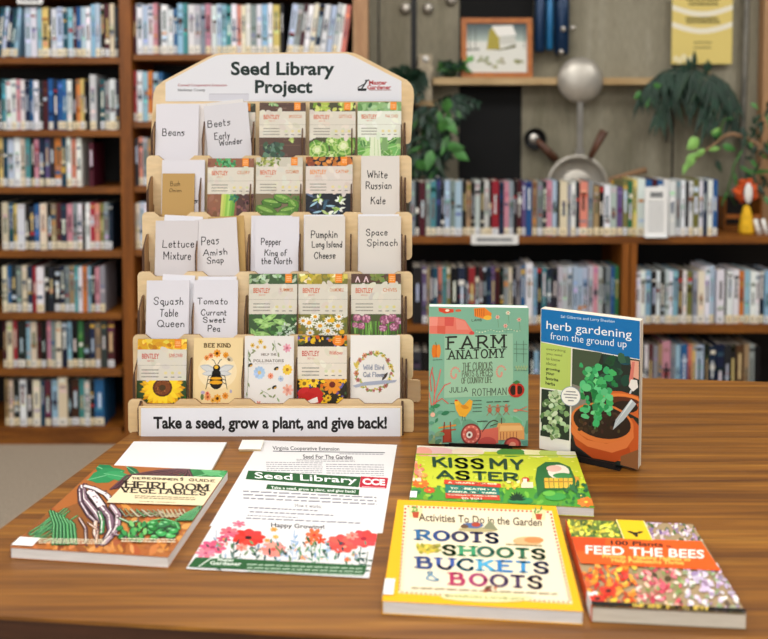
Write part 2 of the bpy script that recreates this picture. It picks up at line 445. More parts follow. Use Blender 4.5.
bookcase('tall brown wooden bookcase packed with books behind the seed display', YB, .3,
    [(lp0-13, lp0-13, 13, 0, 2.2, 'post'), (121.5, 121.5, 11.5, 0, 2.2, 'post'), (353, 353.5, 14.5, 0, 2.2, 'lightpost')],
    [(lp0, 121.5, a, b) for a, b in LS] + [(133, 353, a, b) for a, b in CS],
    [(XL0, XP1a, 0, A(60,433,YB).z, 'case', 'base_board'), (XP1b, XP2a, 0, A(60,433,YB).z, 'case', 'base_board'),
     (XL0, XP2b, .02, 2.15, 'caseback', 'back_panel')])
RS1 = [(236.5,243.5),(325,332),(412,418)]
RS2 = [(237.5,244.5),(324.5,333),(411,418)]
XR0, XR1 = (372-CX)/F_*YB, 2.3
rp1 = XR1/YB*F_+CX
zc = A(600,236.5,YB).z
rc = bookcase('low brown wooden bookcase with books on its top along the wall', YB, .3,
    [(373, 373, 10, 0, zc-.028, 'post'), (623, 623.5, 6.8, 0, zc-.028, 'post'), (631.5, 631.5, 6.2, 0, zc-.028, 'post'), (rp1-10, rp1-10, 10, 0, zc-.028, 'post')],
    [(372, 630.5, *RS1[0]), (383, 623, *RS1[1]), (383, 623, *RS1[2]), (630.5, rp1, *RS1[0]), (638, rp1-10, *RS2[1]), (638, rp1-10, *RS2[2])],
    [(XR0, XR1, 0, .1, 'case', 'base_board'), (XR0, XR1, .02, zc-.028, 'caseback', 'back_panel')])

# ================================================================== LIBRARY BOOKS
PAL = {'W':('white','e8eaee'),'w':('cream','e4d8c0'),'l':('pale blue','b4c8de'),'g':('grey','868e94'),'k':('black','101114'),
'd':('dark grey','2c2e34'),'n':('navy','152640'),'b':('blue','245f96'),'c':('light blue','8ebcd4'),'t':('dark teal','12475a'),
'a':('turquoise','4a8f9a'),'r':('red','9a2a34'),'m':('maroon','4e1a24'),'p':('pink','c98a9c'),'o':('orange','cf7c38'),
'y':('yellow','dcc070'),'e':('green','3c7c50'),'h':('olive','7f7c40'),'v':('purple','5a4878'),'s':('salmon','d88470'),
'B':('brown','4a2e1c'),'u':('tan','a48a68'),'z':('silver','bfc4c8')}
ORD = ['','first','second','third','fourth','fifth','sixth','seventh','eighth','ninth','tenth','eleventh','twelfth','thirteenth','fourteenth',
'fifteenth','sixteenth','seventeenth','eighteenth','nineteenth','twentieth']
def ordw(i):
    if i <= 20: return ORD[i]
    tens = {2:'twenty',3:'thirty',4:'forty',5:'fifty'}[i//10]
    return tens+'-'+ORD[i%10] if i % 10 else {3:'thirtieth',4:'fortieth',5:'fiftieth'}[i//10]
NBOOK = 0
def row(px0, pyb, pyt, Y, spec, where, group, lean=None, xend=None, stick=.85, depth=.135, tb=None, stickc=('ece8de','efdfba','e4e6ea','efe4c8')):
    """spec: tokens letter+width px, '-' + width is a gap; '^' taller, '_' shorter"""
    global NBOOK
    r = random.Random(int(px0*7+pyb))
    toks = spec.split(); x = px0; idx = 0; names = []
    K = (xend-px0)/sum(float(t.strip('^_')[1:]) for t in toks) if xend else 1
    zb = A(px0+40, pyb, YB).z
    for t in toks:
        if t[0] == '-': x += float(t[1:])*K; continue
        up = t.count('^')*.08 - t.count('_')*.09; q = t.strip('^_')
        names.append((t[0], float(q[1:])*K, x, up)); x += float(q[1:])*K
    n = len(names)
    for i, (c, w, xx, up) in enumerate(names):
        X0 = (xx-CX)/F_*Y; ww = w/F_*Y*r.uniform(.84,.97)
        H = (pyb-pyt)/F_*Y*(1+up+r.uniform(-.025, .02)); D = depth+r.uniform(-.01, .01)
        col = jit(PAL[c][1], 12, r); m = MB(); th = .0022
        m.box((0,0,0), (th,D,H), col, 'spine'); m.box((ww-th,0,0), (ww,D,H), col, 'spine')
        m.box((th,0,0), (ww-th,th,H), col, 'spine')
        m.box((th,th,.003), (ww-th,D-.003,H-.004), 'd9d2c2', 'pages')
        dark = sum(rgb(col)) < .6
        if r.random() < .85:
            pc = r.choice(['f0efe8','d9dde2','d8c48a','c8d8e8'] if dark else ['22262c','33475e','6a3434','44524a','5c6670'])
            z0 = H*r.uniform(.3,.5); m.box((ww*r.uniform(.28,.4),-.00035,z0), (ww*r.uniform(.58,.72),0,z0+H*r.uniform(.22,.42)), jit(pc,20,r), 'spine')
        for k in range(r.choice((2,3,4))):       # title, author and picture blocks on the spine
            z0 = H*r.uniform(.22, .93); hh = H*r.uniform(.02, .1)
            pc = r.choice(['f0efe8','e9e2cf','d8b04a','c8d8e8','c33a3a','9bb7c9'] if dark else ['22262c','3b5f8a','a33b3b','5c6b5a','1b4a6b','c9884a','7c8894','c5b9c0'])
            if r.random() < .65: pc = jit(col, 50, r)
            x0 = ww*r.uniform(.02,.2); x1 = ww*r.uniform(.8,.98)
            m.box((x0,-.0003,z0), (x1,0,min(H-.002,z0+hh)), pc, 'spine')
        nb = [PAL[names[j][0]][0] for j in (i-1, i+1) if 0 <= j < n]
        lab = f"{PAL[c][0]} book, {ordw(i+1)} from left on {where}"
        o = m.build('library_book', None, lab, 'book', group)
        if r.random() < stick:
            s = MB(); a0 = .0035; s.box((.0008,-.0011,a0), (ww-.0008,-.00035,a0+.029+r.uniform(-.002,.002)), r.choice(stickc), 'paper')
            s.box((ww*.25,-.0013,a0+.008), (ww*.7,-.0011,a0+.011), '55575c', 'paper'); s.box((ww*.25,-.0013,a0+.015), (ww*.62,-.0011,a0+.018), '55575c', 'paper')
            s.build('spine_label', o)
        o.location = (X0, Y+r.uniform(0,.006), zb+.0003)
        if lean:
            fr = (xx-px0)/max(1, x-px0); ang = lean(xx)
            if ang: o.rotation_euler = (0, ang, 0); o.location.z += (ww*math.sin(-ang) if ang < 0 else ww*math.sin(ang))+.0003
        NBOOK += 1
g = 'library books on %s'
LN = ['the '+q+' shelf of the left bookcase bay' for q in ('top','second','third','fourth','fifth','sixth','seventh')]
Lrows = [
 (-2, 57, 8, "t5 l4.5 n5 t4.5 c4 -9 l7 W7 c5 y7.5 k3 W6 l7 t5 c6 m4 b5 l5 W6 c5^ l6^ k4^ m6^ w5^ d3.5"),
 (-1, 130, 80, "k4 a5 W6 W6 p5 W5 n6 b4 W6 d5 m6 b6 n5 b6 b5 W6 k5 o5 y4 k3 -4 z8^ -4 t5 g6 W7 d4"),
 (-2, 187, 138, "y5 t5 l7 W7 w5 a6 k4 p5 n6 v5 d6 o7 t6 W5 s5 W6 -8 m5_ "),
 (0, 250.5, 203.5, "w7 t5 y4 W8 k4 n6_ b5 w8 k4 u5 m5 n6 p6 g5 W5 k3 W5 r5 s5 h4 g5 n4"),
 (-1, 313, 266.5, "w5 b4 d6 g5 w6 n5 r4 W8 k5 d5 k6 n5 g5 u5 a4 W4 o5 c4 k4 p5 g6"),
 (-1, 369, 321.5, "m3 w6 r4 k8 c4 w6 m4 k5 p4 g4 w6 n5 c4 k6 e5 k6 n5 u5 d6 m7"),
 (-1, 427.5, 380, "u4 w4 k6 W6 d6 w7 t4 m6 c6 w9^ k3 B7 a5 z5 k4 b9")]
for (x0, yb, yt, sp), nm, xe in zip(Lrows, LN, (119,119.5,93,111,103.5,112,100)):
    lf = (lambda x: R(6.5) if x < 20 else 0) if yb == 57 else ((lambda x: R(-5) if 25 < x < 33 else 0) if yb == 427.5 and 0 else None)
    row(x0, yb, yt, YB+.012, sp, nm, g % nm, lf, xe)
nm = 'the top shelf of the middle bookcase bay'
row(134.5, 54, 4.5, YB+.012, "m4 W6 l5 W6 p5 d3 W7 W6_ b4_ c6 a5 W7 z6 g5 p6 W6 l5 c5 a5 W6 s4 w5 W5 g6 W6 c6 W5 y8 k3 -3 l6 g6 m5 W6 w5 n6 W7 l6 z5 W4 s5", nm, g % nm,
    lambda x: R(7.5) if x > 284 else 0, 345.5)
nm = 'the second shelf of the middle bookcase bay'
row(134.5, 121.5, 72, YB+.012, "r3 W6 c5 o5 l5 b5", nm, g % nm)
nm = 'the third shelf of the middle bookcase bay'
row(134.5, 186, 138, YB+.012, "d4 s4 g5 u5", nm, g % nm)
nm = 'the fourth shelf of the middle bookcase bay'
row(134.5, 249.5, 203, YB+.012, "w4 l5 W4", nm, g % nm)
nm = 'top of the low bookcase'
row(411, 236.5, 181.5, YB+.012, "g5 k4 m7 g5 a6 n5^ k4_ l6 g5 l8 k4 u5 k4 z6 k4 z5 k3 r8 n5 p5 g5 k4 m5 v4 b7 u5 g6 d4 p6 l5 k3 w8 g4_ W5 d4 s9 g6 u6_ k5_ W7_ z7_ v6_ h5", nm, g % nm, None, 629)
nm = 'top of the low bookcase'
# the taller light books right of the olive one
def row_named(px0, pyb, pyt, spec, where, group, **k): row(px0, pyb, pyt, YB+.012, spec, where, group, **k)
row_named(629.5, 236.5, 180, "e5 y4 W8 b7 m5 b6 W6 W7 g5 W4 k4 W4 h6 W4 n5 W5 b5", 'top of the low bookcase, tall pale row', 'tall pale books at the right end of the low bookcase top', stick=.95)
nm = 'the low left bookcase middle shelf'
row(413, 325, 267, YB+.012, "k10 v5 u3 n4 t5 s4 a5 h4 k8 n8 k3 r7 k4 m4 k4 n5 v4 m5 k4 g5 w4 k4 g5 b5 W8^ c4 k5 a5 n6 d6 z5 z5 z5 -1 l5 l5 l5 -1 z5 p5 z5 k3 g6 b4 e4", nm, g % nm, None, 621)
nm = 'the low right bookcase middle shelf'
row(638, 324.5, 271, YB+.012, "W5 W5 c6 k5 W4 d5 z4 W4 c5 B5 W4 h6 g5 w7 W5^ l5^ -2 W8 k2 W7 W6 o5 c6 W5 W4 n5 c6 W6", nm, g % nm, None, None, .95, .15)
nm = 'the low left bookcase bottom shelf'
row(413, 412, 350, YB+.012, "d10 k6 -98 n5 k4 c5 d5", nm, g % nm)
nm = 'the low right bookcase bottom shelf'
row(643, 411, 344.5, YB+.012, "k5 W4 m5 g5 u4 p9^ g5 c5 b7 s4 y4 l9 k5 n7 n8 d6 k6 B8 u5 g6 k6", nm, g % nm, None, None, .5)


# label holders
def sticker(px0, py0, px1, py1, label):
    a = A(px0, py1, YB-.004); b = A(px1, py0, YB-.004)
    m = MB(); m.bevbox((a.x, YB-.004, a.z), (b.x, YB-.0005, b.z), .004, 'e8e8e6', 'paper')
    ar = Art(b.x-a.x, b.z-a.z); ar.lines(.12, .3, .88, .75, 1, '6b7076', .8)
    ar.into(m, Matrix.Translation((a.x, YB-.004, a.z)) @ UPR)
    m.build('shelf_label', None, label, 'shelf label')
sticker(471, 234.5, 518.5, 244.5, 'white paper label on the top board edge of the low bookcase')
sticker(17, -4, 42.5, 4, 'white paper label on the highest board edge of the left bookcase')

# standing notice among the books
a = A(644, 236.5, YB-.012); w, h = 22/F_*YB, 50/F_*YB
t = thing('sign_holder', 'clear stand holding a white printed notice in front of the pale books', 'sign', (a.x, YB-.02, A(640,236.5,YB).z))
m = MB(); m.box((0,-.0,0), (w,.0015,h), 'f0f0ee', 'paper')
ar = Art(w, h); ar.lines(.22, .08, .8, .22, 1, '555a5f', .8); ar.lines(.15, .26, .85, .9, 9, '8c9196')
ar.into(m, UPR); m.build('notice', t)
m = MB(); m.box((-.002,.0016,0), (w+.002,.0036,h+.002), 'dfe4e6', 'gloss'); m.box((-.002,-.012,-.0), (w+.002,.0036,.002), 'dfe4e6', 'gloss'); m.build('stand', t)
# ================================================================== WALL LEDGE AND WHAT STANDS OR HANGS ON THE WALL
YL = 3.40                                    # front of the ledge
a = A(431, 84.5, YL); b = A(660, 77.5, YL)
LZ = b.z
m = MB(); m.box((a.x, YL, a.z), (b.x, YW-.013, b.z), mat='ledge'); m.build('wall_ledge', None, 'long pale wooden ledge fixed across the wall under the framed picture', 'shelf')

# framed picture, a snow scene with a barn
YF = 3.43
p0 = A(461.5, 77.5, YF); p1 = A(533, 17.5, YF); w, h = p1.x-p0.x, p1.z-LZ
t = thing('framed_picture', 'snowy barn picture in an orange wooden frame on the ledge', 'picture', (p0.x, YF, LZ+.001), (R(-4), 0, 0))
fw = .022
m = MB()
for bx in (((0,0,0),(w,.018,fw)), ((0,0,h-fw),(w,.018,h)), ((0,0,fw),(fw,.018,h-fw)), ((w-fw,0,fw),(w,.018,h-fw))): m.box(*bx, mat='frame')
m.build('frame', t)
ar = Art(w-2*fw, h-2*fw, seed=3); ar.frame(380, 85, 597, 262)
ar.rect(370,80,600,265,'c9cdca')
for i in range(14): ar.rect(370, 85+i*5, 600, 91+i*5, (70+i*9, 84+i*9, 88+i*8))
ar.rect(370,150,600,265,'dcdcd4')
ar.poly([(452,180),(462,110),(480,95),(498,130),(500,178)],'a89a3c'); ar.poly([(470,95),(545,92),(560,128),(492,132),(478,108)],'eceae4')
ar.rect(498,132,556,160,'c9c9c0'); ar.poly([(455,178),(500,178),(558,160),(556,172),(500,182)],'5b5a2a')
for x in (392,412,588): ar.line([(x,175),(x,100)],3,'4d4f4a')
ar.line([(380,180),(425,178)],6,'55584e')
for cx, cy in ((440,215),(500,218),(565,225),(390,220),(470,235)):
    for k in range(7): ar.ell(cx+ar.r.uniform(-18,18), cy+ar.r.uniform(-9,9), 7, 4, jit('8a8a60',20,ar.r))
for k in range(6): ar.leaf(378+k*4, 225, 26, 12, ar.r.uniform(-2.6,-.5), '5fa650')
m = MB(); m.box((fw,.006,fw), (w-fw,.012,h-fw), 'c9cdca', 'gloss'); ar.mat = 'gloss'
ar.into(m, Matrix.Translation((fw,.0059,fw)) @ UPR); m.build('print', t)

# stack of pale stone blocks at the ledge end
t = thing('stone_block_stack', 'pale carved stone blocks piled up at the left end of the ledge', 'ornament', (A(424,118,3.42).x, 3.40, A(424,100,3.42).z))
o = Vector(t.location)
for i, (x0,x1,y0,y1) in enumerate(((418,432,85,101),(416,433,74,85),(418,433,64,74),(418.5,432.5,54,64))):
    q0, q1 = A(x0,y1,3.40), A(x1,y0,3.40)
    m = MB(); m.bevbox((q0.x, 3.40, q0.z+.0005), (q1.x, 3.485, q1.z), .006, mat='stone')
    if i == 3: m.ball(((q0.x+q1.x)/2, 3.40, (q0.z+q1.z)/2), .014, 'white', n=12)
    m.build('block', t).location = -o
m = MB(); q0 = A(418,101,3.40); m.box((q0.x-.01, 3.40, q0.z-.02), (q0.x+.08, YW, q0.z), mat='ledge'); m.build('bracket', t).location = -o

# knobs high on the wall
for px, lab in ((405.5, 'round metal knob on the wall, nearest the bookcase post'), (428, 'round metal knob on the wall right of the dark seam'), (451, 'round metal knob at the photo top, nearest the framed picture')):
    c = A(px, 8.5 if px < 440 else 0, YW)
    m = MB(); m.lathe([(.004,-.03),(.017,-.028),(.022,-.02),(.02,-.012),(.01,-.006),(.01,0),(.024,0)], (c.x,YW,c.z), 'y', 20, 'metal')
    m.build('wall_knob', None, lab, 'knob', 'metal knobs on the wall')

# blue enamel tubes
t = thing('hanging_blue_tubes', 'glossy dark blue metal tubes hanging on the wall right of the picture', 'ornament', (A(553,55,3.42).x, 3.44, A(553,55,3.42).z))
o = Vector(t.location)
for x0, x1, yb, mt in ((535,546.5,52,'bluemetal'),(546.5,555,50,'blueshine'),(555,571,55,'bluemetal')):
    q0, q1 = A(x0,yb,3.44), A(x1,-70,3.44); rr = (q1.x-q0.x)/2
    m = MB(); m.lathe([(rr*.8,q0.z),(rr,q0.z+.01),(rr,q1.z)], ((q0.x+q1.x)/2, 3.455, 0), 'z', 20, mt); m.build('tube', t).location = -o
for px, py in ((561,52),(563,29),(573,28)):
    q = A(px,py,3.42); m = MB(); m.ball((q.x, 3.418, q.z), .012, 'steel'); m.build('bolt', t).location = -o

# strainer with a straight handle
def disc_pan(name, lab, cat, px, py, rpx, Y, mat, prof=None):
    c = A(px, py, Y); rr = rpx/F_*Y
    t = thing(name, lab, cat, (c.x, Y, c.z)); return t, rr
t, rr = disc_pan('long_handled_strainer', 'round metal strainer hanging upright with its straight pale handle down', 'strainer', 580.5, 80, 22.5, 3.39, 'metal')
m = MB(); m.lathe([(rr*.2,-.035),(rr*.55,-.03),(rr*.85,-.016),(rr,0),(rr*1.03,.004),(rr*.98,.006)], (0,0,0), 'y', 32, 'metal'); m.build('bowl', t)
m = MB(); L = 52/F_*3.4; m.box((-.011,-.002,-rr-L+.02), (.011,.008,-rr+.005), mat='steel'); m.box((-.018,-.004,-rr-L), (.018,.01,-rr-L+.025), mat='steel'); m.build('handle', t)

# pans standing behind the books; they rest on the bookcase top
zt = A(600,236.5,YB).z
def pan(name, lab, px, rpx, pytop, Y, mat, handle=None, hn='handle', inner='metal', rest=True):
    rr = rpx/F_*Y; ztop = A(px, pytop, Y).z; cz = ztop-rr
    t = thing(name, lab, 'pan', (A(px,150,Y).x, Y, zt+.001 if rest else cz))
    dz = cz-t.location.z
    m = MB(); m.lathe([(rr*.3,.02),(rr*.82,.02),(rr*.86,.012),(rr*.9,0),(rr,-.004),(rr,.004),(rr*.95,.012),(rr*.88,.03),(rr*.3,.032)], (0,0,dz), 'y', 40, mat)
    m.lathe([(rr*.05,.017),(rr*.5,.017),(rr*.52,.0195)], (0,0,dz), 'y', 32, inner)
    m.build('pan_body', t)
    if rest and dz > rr:
        m = MB()
        for sx in (-1,1): m.tube([(sx*.05,.02,dz-rr*.9),(sx*.05,.01,0.002)], .004, 8, 'metal')
        m.build('stand', t)
    if handle:
        a, b = handle; pa = A(*a, Y-.01)-t.location; pb = A(*b, Y-.01)-t.location
        m = MB(); m.tube([pa, pa.lerp(pb,.5), pb], [.011,.016,.019], 12, 'handle'); m.build(hn, t)
    return t
pan('saucepan', 'wide grey metal pan upright behind the books under the strainer handle', 578, 31, 155, 3.36, 'metal', ((590,158),(604,131)))
pan('small_frying_pan', 'small dark round pan on the wall with brown handle pointing down right', 535, 11, 128, 3.4675, 'black', ((537,140),(556,160)), rest=False, inner='steel')
q0, q1 = A(611,179,3.37), A(646,170,3.37)
t = thing('wooden_spoon', 'brown wooden utensil leaning sideways above the books, right of the wide pan', 'spoon', (q0.x, 3.37, zt))
q2 = A(603,232,3.37)
m = MB(); m.tube([q2-t.location+Vector((0,0,.012)), q0-t.location, q1-t.location], [.008,.011,.014], 10, 'stem'); m.build('handle', t)
m = MB(); m.ball(q2-t.location+Vector((0,0,.024)), .024, 'stem', sc=(.9,.4,1)); m.build('spoon_bowl', t)
q0 = A(617,212,3.3); 
m = MB(); m.lathe([(.03,0),(.036,.05),(.034,.15),(.028,.19),(.03,.2)], (A(617,170,3.36).x,3.33,zt), 'z', 20, 'yellowcloth'); m.build('yellow_jar', None, 'dull yellow jar behind the books left of the tall pale row', 'jar')

# hanging dark hook tool
t = thing('hanging_tool', 'thin dark tool with pale top hanging below the fern', 'tool', (A(669,110,3.45).x, 3.47, A(669,107,3.45).z))
m = MB(); m.tube([(0,0,0),(0,0,-.15)], [.010,.008], 10, 'conduit'); m.build('shaft', t)
m = MB(); m.ball((0,0,.01), .015, 'steel'); m.tube([(0,0,.01),(0,.03,.02)], .004, 8, 'steel'); m.build('pale_top', t)

# yellow paper banner
YS = 3.47
p0, p1 = A(671.5, 64, YS), A(733, -4, YS); w, h = p1.x-p0.x, p1.z-p0.z
m = MB(); m.box((0,0,0), (w,.004,h), 'e2cd7c', 'paper')
ar = Art(w, h, seed=5, dz=1e-5); ar.frame(671.5,-4,733,64)
for y, x0, x1 in ((-2,686,720),(2.5,688,718),(17,685,718),(20.5,686,720)): ar.lines(x0, y, x1, y+3, 1, '5e5636', .8)
for y in (7, 24):
    P = [(671+i*6.2, y+7*math.sin(math.pi*i/10)) for i in range(11)]
    ar.poly([(x,y-2.6) for x,y in P]+[(x,y+2.6) for x,y in reversed(P)], 'f0ead6')
ar.lines(694, 40, 712, 50, 2, '8c8050')
for k in range(5): ar.ell(676+k*4, 58+ar.r.uniform(-3,3), 3, 3, 'efe3b8')
ar.into(m, UPR); m.build('paper_banner', None, 'yellow paper banner with two white curved bands on the wall', 'sign', loc=(p0.x, YS, p0.z))

# old pipe by the right post
m = MB(); c0 = A(749,-100,3.46); c1 = A(749,200,3.46)
m.tube([(c0.x-.01,3.47,2.7),(c0.x+.004,3.47,c0.z-.3),(c0.x-.004,3.47,c1.z+.2),(c1.x,3.47,.3)], .012, 12, 'conduit'); m.build('wall_pipe', None, 'weathered grey pipe running up the wall beside the pale post', 'pipe')

# ================================================================== PLANTS
def leafmesh(m, base, dirv, L, w, mat, droop=.25, seg=4, side=None):
    d = Vector(dirv).normalized(); up = Vector((0,-1,0)) if side is None else side
    s = d.cross(up)
    if s.length < .1: s = Vector((1,0,0))
    s.normalize(); vs = []; fs = []
    for i in range(seg+1):
        t = i/seg; ww = w*math.sin(math.pi*min(.97, max(.04, t**.8)))*.5
        p = Vector(base)+d*L*t+Vector((0,0,-droop*L*t*t)); k = up*(w*.12)
        vs += [p-s*ww+k*0, p+k, p+s*ww]
    for i in range(seg):
        a = i*3; fs += [(a,a+1,a+4,a+3),(a+1,a+2,a+5,a+4)]
    m.add(vs, fs, mat=mat, smooth=True)
    m.add([v+Vector((0,.0006,0)) for v in vs], [f[::-1] for f in fs], mat=mat, smooth=True)
def frond(m, P, n, L, w, mat, r, stem=.0025):
    m.tube(P, stem, 6, mat)
    V = [Vector(p) for p in P]
    for i in range(n):
        t = (i+.5)/n*(len(V)-1); k = min(len(V)-2, int(t)); p = V[k].lerp(V[k+1], t-k); d = (V[k+1]-V[k]).normalized()
        sc = math.sin(math.pi*(.12+.8*(i/n)))
        for sg in (-1, 1):
            s = d.cross(Vector((0,1,0)))*sg
            leafmesh(m, p, d*.75+s*.9+Vector((0,r.uniform(-.5,.1),-.15)), L*sc*r.uniform(.8,1.1), w, mat, .3, 3)
# fern on the wall
r = random.Random(4)
YP = 3.39
t = thing('hanging_fern', 'dark green arching fern spreading across the wall under the yellow banner', 'plant', A(700,90,3.44))
m = MB()
o = A(697,78,3.43)
for pth in (((640,96),(652,80),(672,70),(697,70),(716,82),(728,100),(736,126)), ((697,72),(682,66),(662,72),(646,86)), ((697,72),(712,74),(728,84),(738,102)), ((694,74),(700,88),(708,104),(712,126)), ((690,74),(676,84),(664,98),(656,116))):
    P = [A(x, y, YP+r.uniform(-.03,.05)) for x, y in pth]
    m.tube(P, .003, 6, 'fern')
    n = len(P)*4
    for i in range(n):
        q = i/n*(len(P)-1); k = int(q); p = P[k].lerp(P[k+1], q-k)
        for d in ((-.55,-.3,-1),(.25,-.2,-1)):
            leafmesh(m, p, (d[0]+r.uniform(-.2,.2), d[1], d[2]), r.uniform(.09,.17)*(.55+.45*math.sin(math.pi*(i+1)/(n+1))), r.uniform(.012,.02), r.choice(['fern','fern','fern','leafdark']), .25, 5)
for px, py, L in ((690,66,.07),(694,64,.09),(710,66,.06),(684,68,.05),(707,68,.055)):
    leafmesh(m, A(px,py+6,YP), (r.uniform(-.4,0), -.1, 1), L, .024, 'fern', .1, 5)
for px, py in ((642,92),(646,90),(650,96),(640,98),(652,88)): leafmesh(m, A(px,py,YP-.02), (r.uniform(-1,1),-.3,r.uniform(-1,.5)), .045, .028, 'leafmid', .2, 4)
m.build('foliage', t).location = -Vector(t.location)
m = MB(); m.lathe([(.03,-.05),(.045,-.045),(.055,.02),(.05,.02),(.03,0)], (o.x, 3.44, o.z-.02), 'z', 18, 'stem'); m.build('basket', t).location = -Vector(t.location)
# vine with arching brown stem at the right
t = thing('arching_vine', 'light green leafed vine on an arching brown stem by the right post', 'plant', (A(745,236,3.3).x, 3.3, zt+.001))
off = -Vector(t.location)
z0 = zt+.001; xb = A(766,236,3.34).x
m = MB(); m.lathe([(.04,z0),(.05,z0+.01),(.062,z0+.09),(.055,z0+.09),(.045,z0+.07)], (A(803,236,3.3).x,3.3,0), 'z', 20, 'stem'); m.build('pot', t).location = off
pb = Vector((A(803,236,3.3).x, 3.3, z0+.08))
stem1 = [pb, A(778,180,3.32), A(769,156,3.30), A(757,144,3.28), A(745,137,3.3), A(733,134,3.31), A(724,136,3.32), A(717,142,3.32), A(706,150,3.325), A(696,160,3.33)]
m = MB(); m.tube(stem1, [.009]*6+[.007,.005,.004,.003], 8, 'stem')
m.tube([A(757,144,3.28), A(762,160,3.28), A(757,178,3.27), A(763,196,3.28)], .006, 8, 'stem'); m.tube([A(717,142,3.32), A(724,120,3.3), A(733,118,3.27)], .003, 6, 'leafmid')
m.tube([A(735,205,3.31), A(728,190,3.3), A(734,165,3.28), A(742,150,3.28)], .0035, 6, 'leafmid')
m.build('stem', t).location = off
m = MB()
for px, py, dx, dz, L, w, mt in ((699,139,-.9,-.55,15,13,'leaflight'),(706,150,-1,-.35,16,7,'leaflight'),(695,153,-.7,-1,17,10,'leaflight'),(688,162,-.5,-1,12,6,'leaflight'),
        (709,150,.9,.35,12,6,'leaflight'),(711,134,.9,.15,12,7,'leafmid'),(722,131,-.9,.1,12,6,'leaflight'),(722,146,.9,-.1,14,8,'leafmid'),
        (728,190,-.5,-1,16,3,'leafmid'),(734,172,.2,-1,16,3,'leafmid'),(716,160,.4,-.8,12,6,'leafdark')):
    q = A(px, py, 3.325); leafmesh(m, q, (dx, -.1, dz), L/F_*3.24, w/F_*3.24, mt, .2, 5)
for k in range(70):
    px = r.uniform(738, 775); py = r.uniform(100, 205)
    if px < 748 and py < 118: continue
    q = A(px, py, 3.3+r.uniform(-.06,.08)); leafmesh(m, q, (r.uniform(-1,1), r.uniform(-.6,.2), r.uniform(-1,.5)), r.uniform(.03,.055), r.uniform(.014,.024), r.choice(['leafdark','leafdark','leafmid','fern']), .3, 3)
m.build('leaves', t).location = off
# plant left of the ledge, behind the display's right shoulder
t = thing('trailing_houseplant', 'bushy dark green houseplant trailing down the wall left of the black panel', 'plant', A(425,105,3.42))
off = -Vector(t.location)
m = MB()
for k in range(150):
    u = r.random(); py = 106+66*u; px = r.gauss(430+6*math.sin(u*5), 13)
    if not 398 < px < 458: continue
    q = A(px, py, 3.36+r.uniform(-.07,.07)); leafmesh(m, q, (r.uniform(-1,1), r.uniform(-.8,.1), r.uniform(-1.2,.0)), r.uniform(.04,.075), r.uniform(.018,.032), r.choice(['leafdark','leafdark','leafdark','fern','fern','fern','leafmid']), .35, 4)
for k in range(14):
    a_ = r.uniform(-2.8, -.4) if k % 2 else r.uniform(.2, 2.9)
    frond(m, [A(404,86,3.36), A(404+12*math.cos(a_),86-9*abs(math.sin(a_)),3.33), A(404+24*math.cos(a_),86-20*math.sin(a_) if a_>0 else 92-10*math.sin(a_),3.31)], 6, .05, .02, 'fern', r)
for ex, ey in ((470,110),(480,104),(462,118)):
    frond(m, [A(432,104,3.36), A(452,97,3.3), A(ex,ey,3.28)], 9, .045, .014, 'fern', r)
for px, py, dx, dz in ((444,118,.6,-.6),(440,132,.3,.8),(447,148,.8,.2),(432,150,-.3,-1),(452,150,1,-.4),(425,170,-.4,.6),(446,112,.1,1)):
    q = A(px, py, 3.28); leafmesh(m, q, (dx,-.3,dz), .075, .045, 'leafmid', .2, 5)
m.build('foliage', t).location = off
m = MB()
for k in range(6): m.tube([A(424,106,3.38), A(418+4*k,130,3.38), A(414+6*k,176,3.40)], .003, 6, 'leafdark')
m.build('stem', t).location = off
# plant on the ledge
t = thing('ledge_plant', 'small green plant on the ledge between stone blocks and framed picture', 'plant', (A(450,77,3.44).x, 3.44, LZ+.001))
off = -Vector(t.location); lx, ly, lz = t.location
m = MB(); m.lathe([(.018,lz),(.026,lz+.004),(.03,lz+.035),(.026,lz+.035)], (lx,ly,0), 'z', 16, 'leafdark'); m.build('pot', t).location = off
m = MB()
for k in range(60):
    an = r.uniform(0, 6.28); el = r.uniform(-.1, .9)
    leafmesh(m, (lx+r.uniform(-.05,.055), ly-r.uniform(0,.04), lz+r.uniform(.02,.06)), (math.cos(an), -abs(math.sin(an))*.5, el), r.uniform(.03,.055), r.uniform(.014,.022), r.choice(['leafdark','fern','leafmid']), .3, 4)
m.build('leaves', t).location = off

# ================================================================== FIGURE, BOX AND LITTLE THINGS AT THE RIGHT END
t = thing('wooden_crate', 'dark brown wooden box behind the little figure at the right', 'box', (A(727,236,3.3).x, 3.335, zt+.001))
w = .16
m = MB(); m.box((0,0,0), (w,.09,.012), mat='case'); m.box((0,.078,.012), (w,.09,.13), mat='caseback'); m.box((0,0,.012), (.01,.078,.13), mat='case'); m.box((w-.01,0,.012), (w,.078,.13), mat='case'); m.build('box_body', t)
m = MB(); m.box((.01,0,.045), (w-.01,.008,.062), mat='frame'); m.build('slat', t)
YD = YB+.07
t = thing('figurine', 'little figure with curly orange mane, white face and yellow body', 'figurine', (A(746,237,YD).x, YD, zt+.001))
s = YD/F_
m = MB(); m.lathe([(.001,0),(7*s,0),(7.4*s,3*s),(6.5*s,12*s),(5*s,20*s),(3.2*s,27*s),(1.5*s,29*s)], (0,0,0), 'z', 20, 'yellowcloth'); m.build('body', t)
m = MB(); m.ball((0,-.014,41*s), 4.2*s, 'white', n=16, sc=(1,.55,2.5)); m.build('face', t)
m = MB()
for k in range(60):
    an = r.uniform(0,6.28); rr = r.uniform(5,11)*s
    m.ball((rr*math.cos(an), r.uniform(-.004,.02), 43*s+rr*math.sin(an)*1.0), r.uniform(2.2,3.4)*s, 'orangefuzz', n=8)
m.build('mane', t)
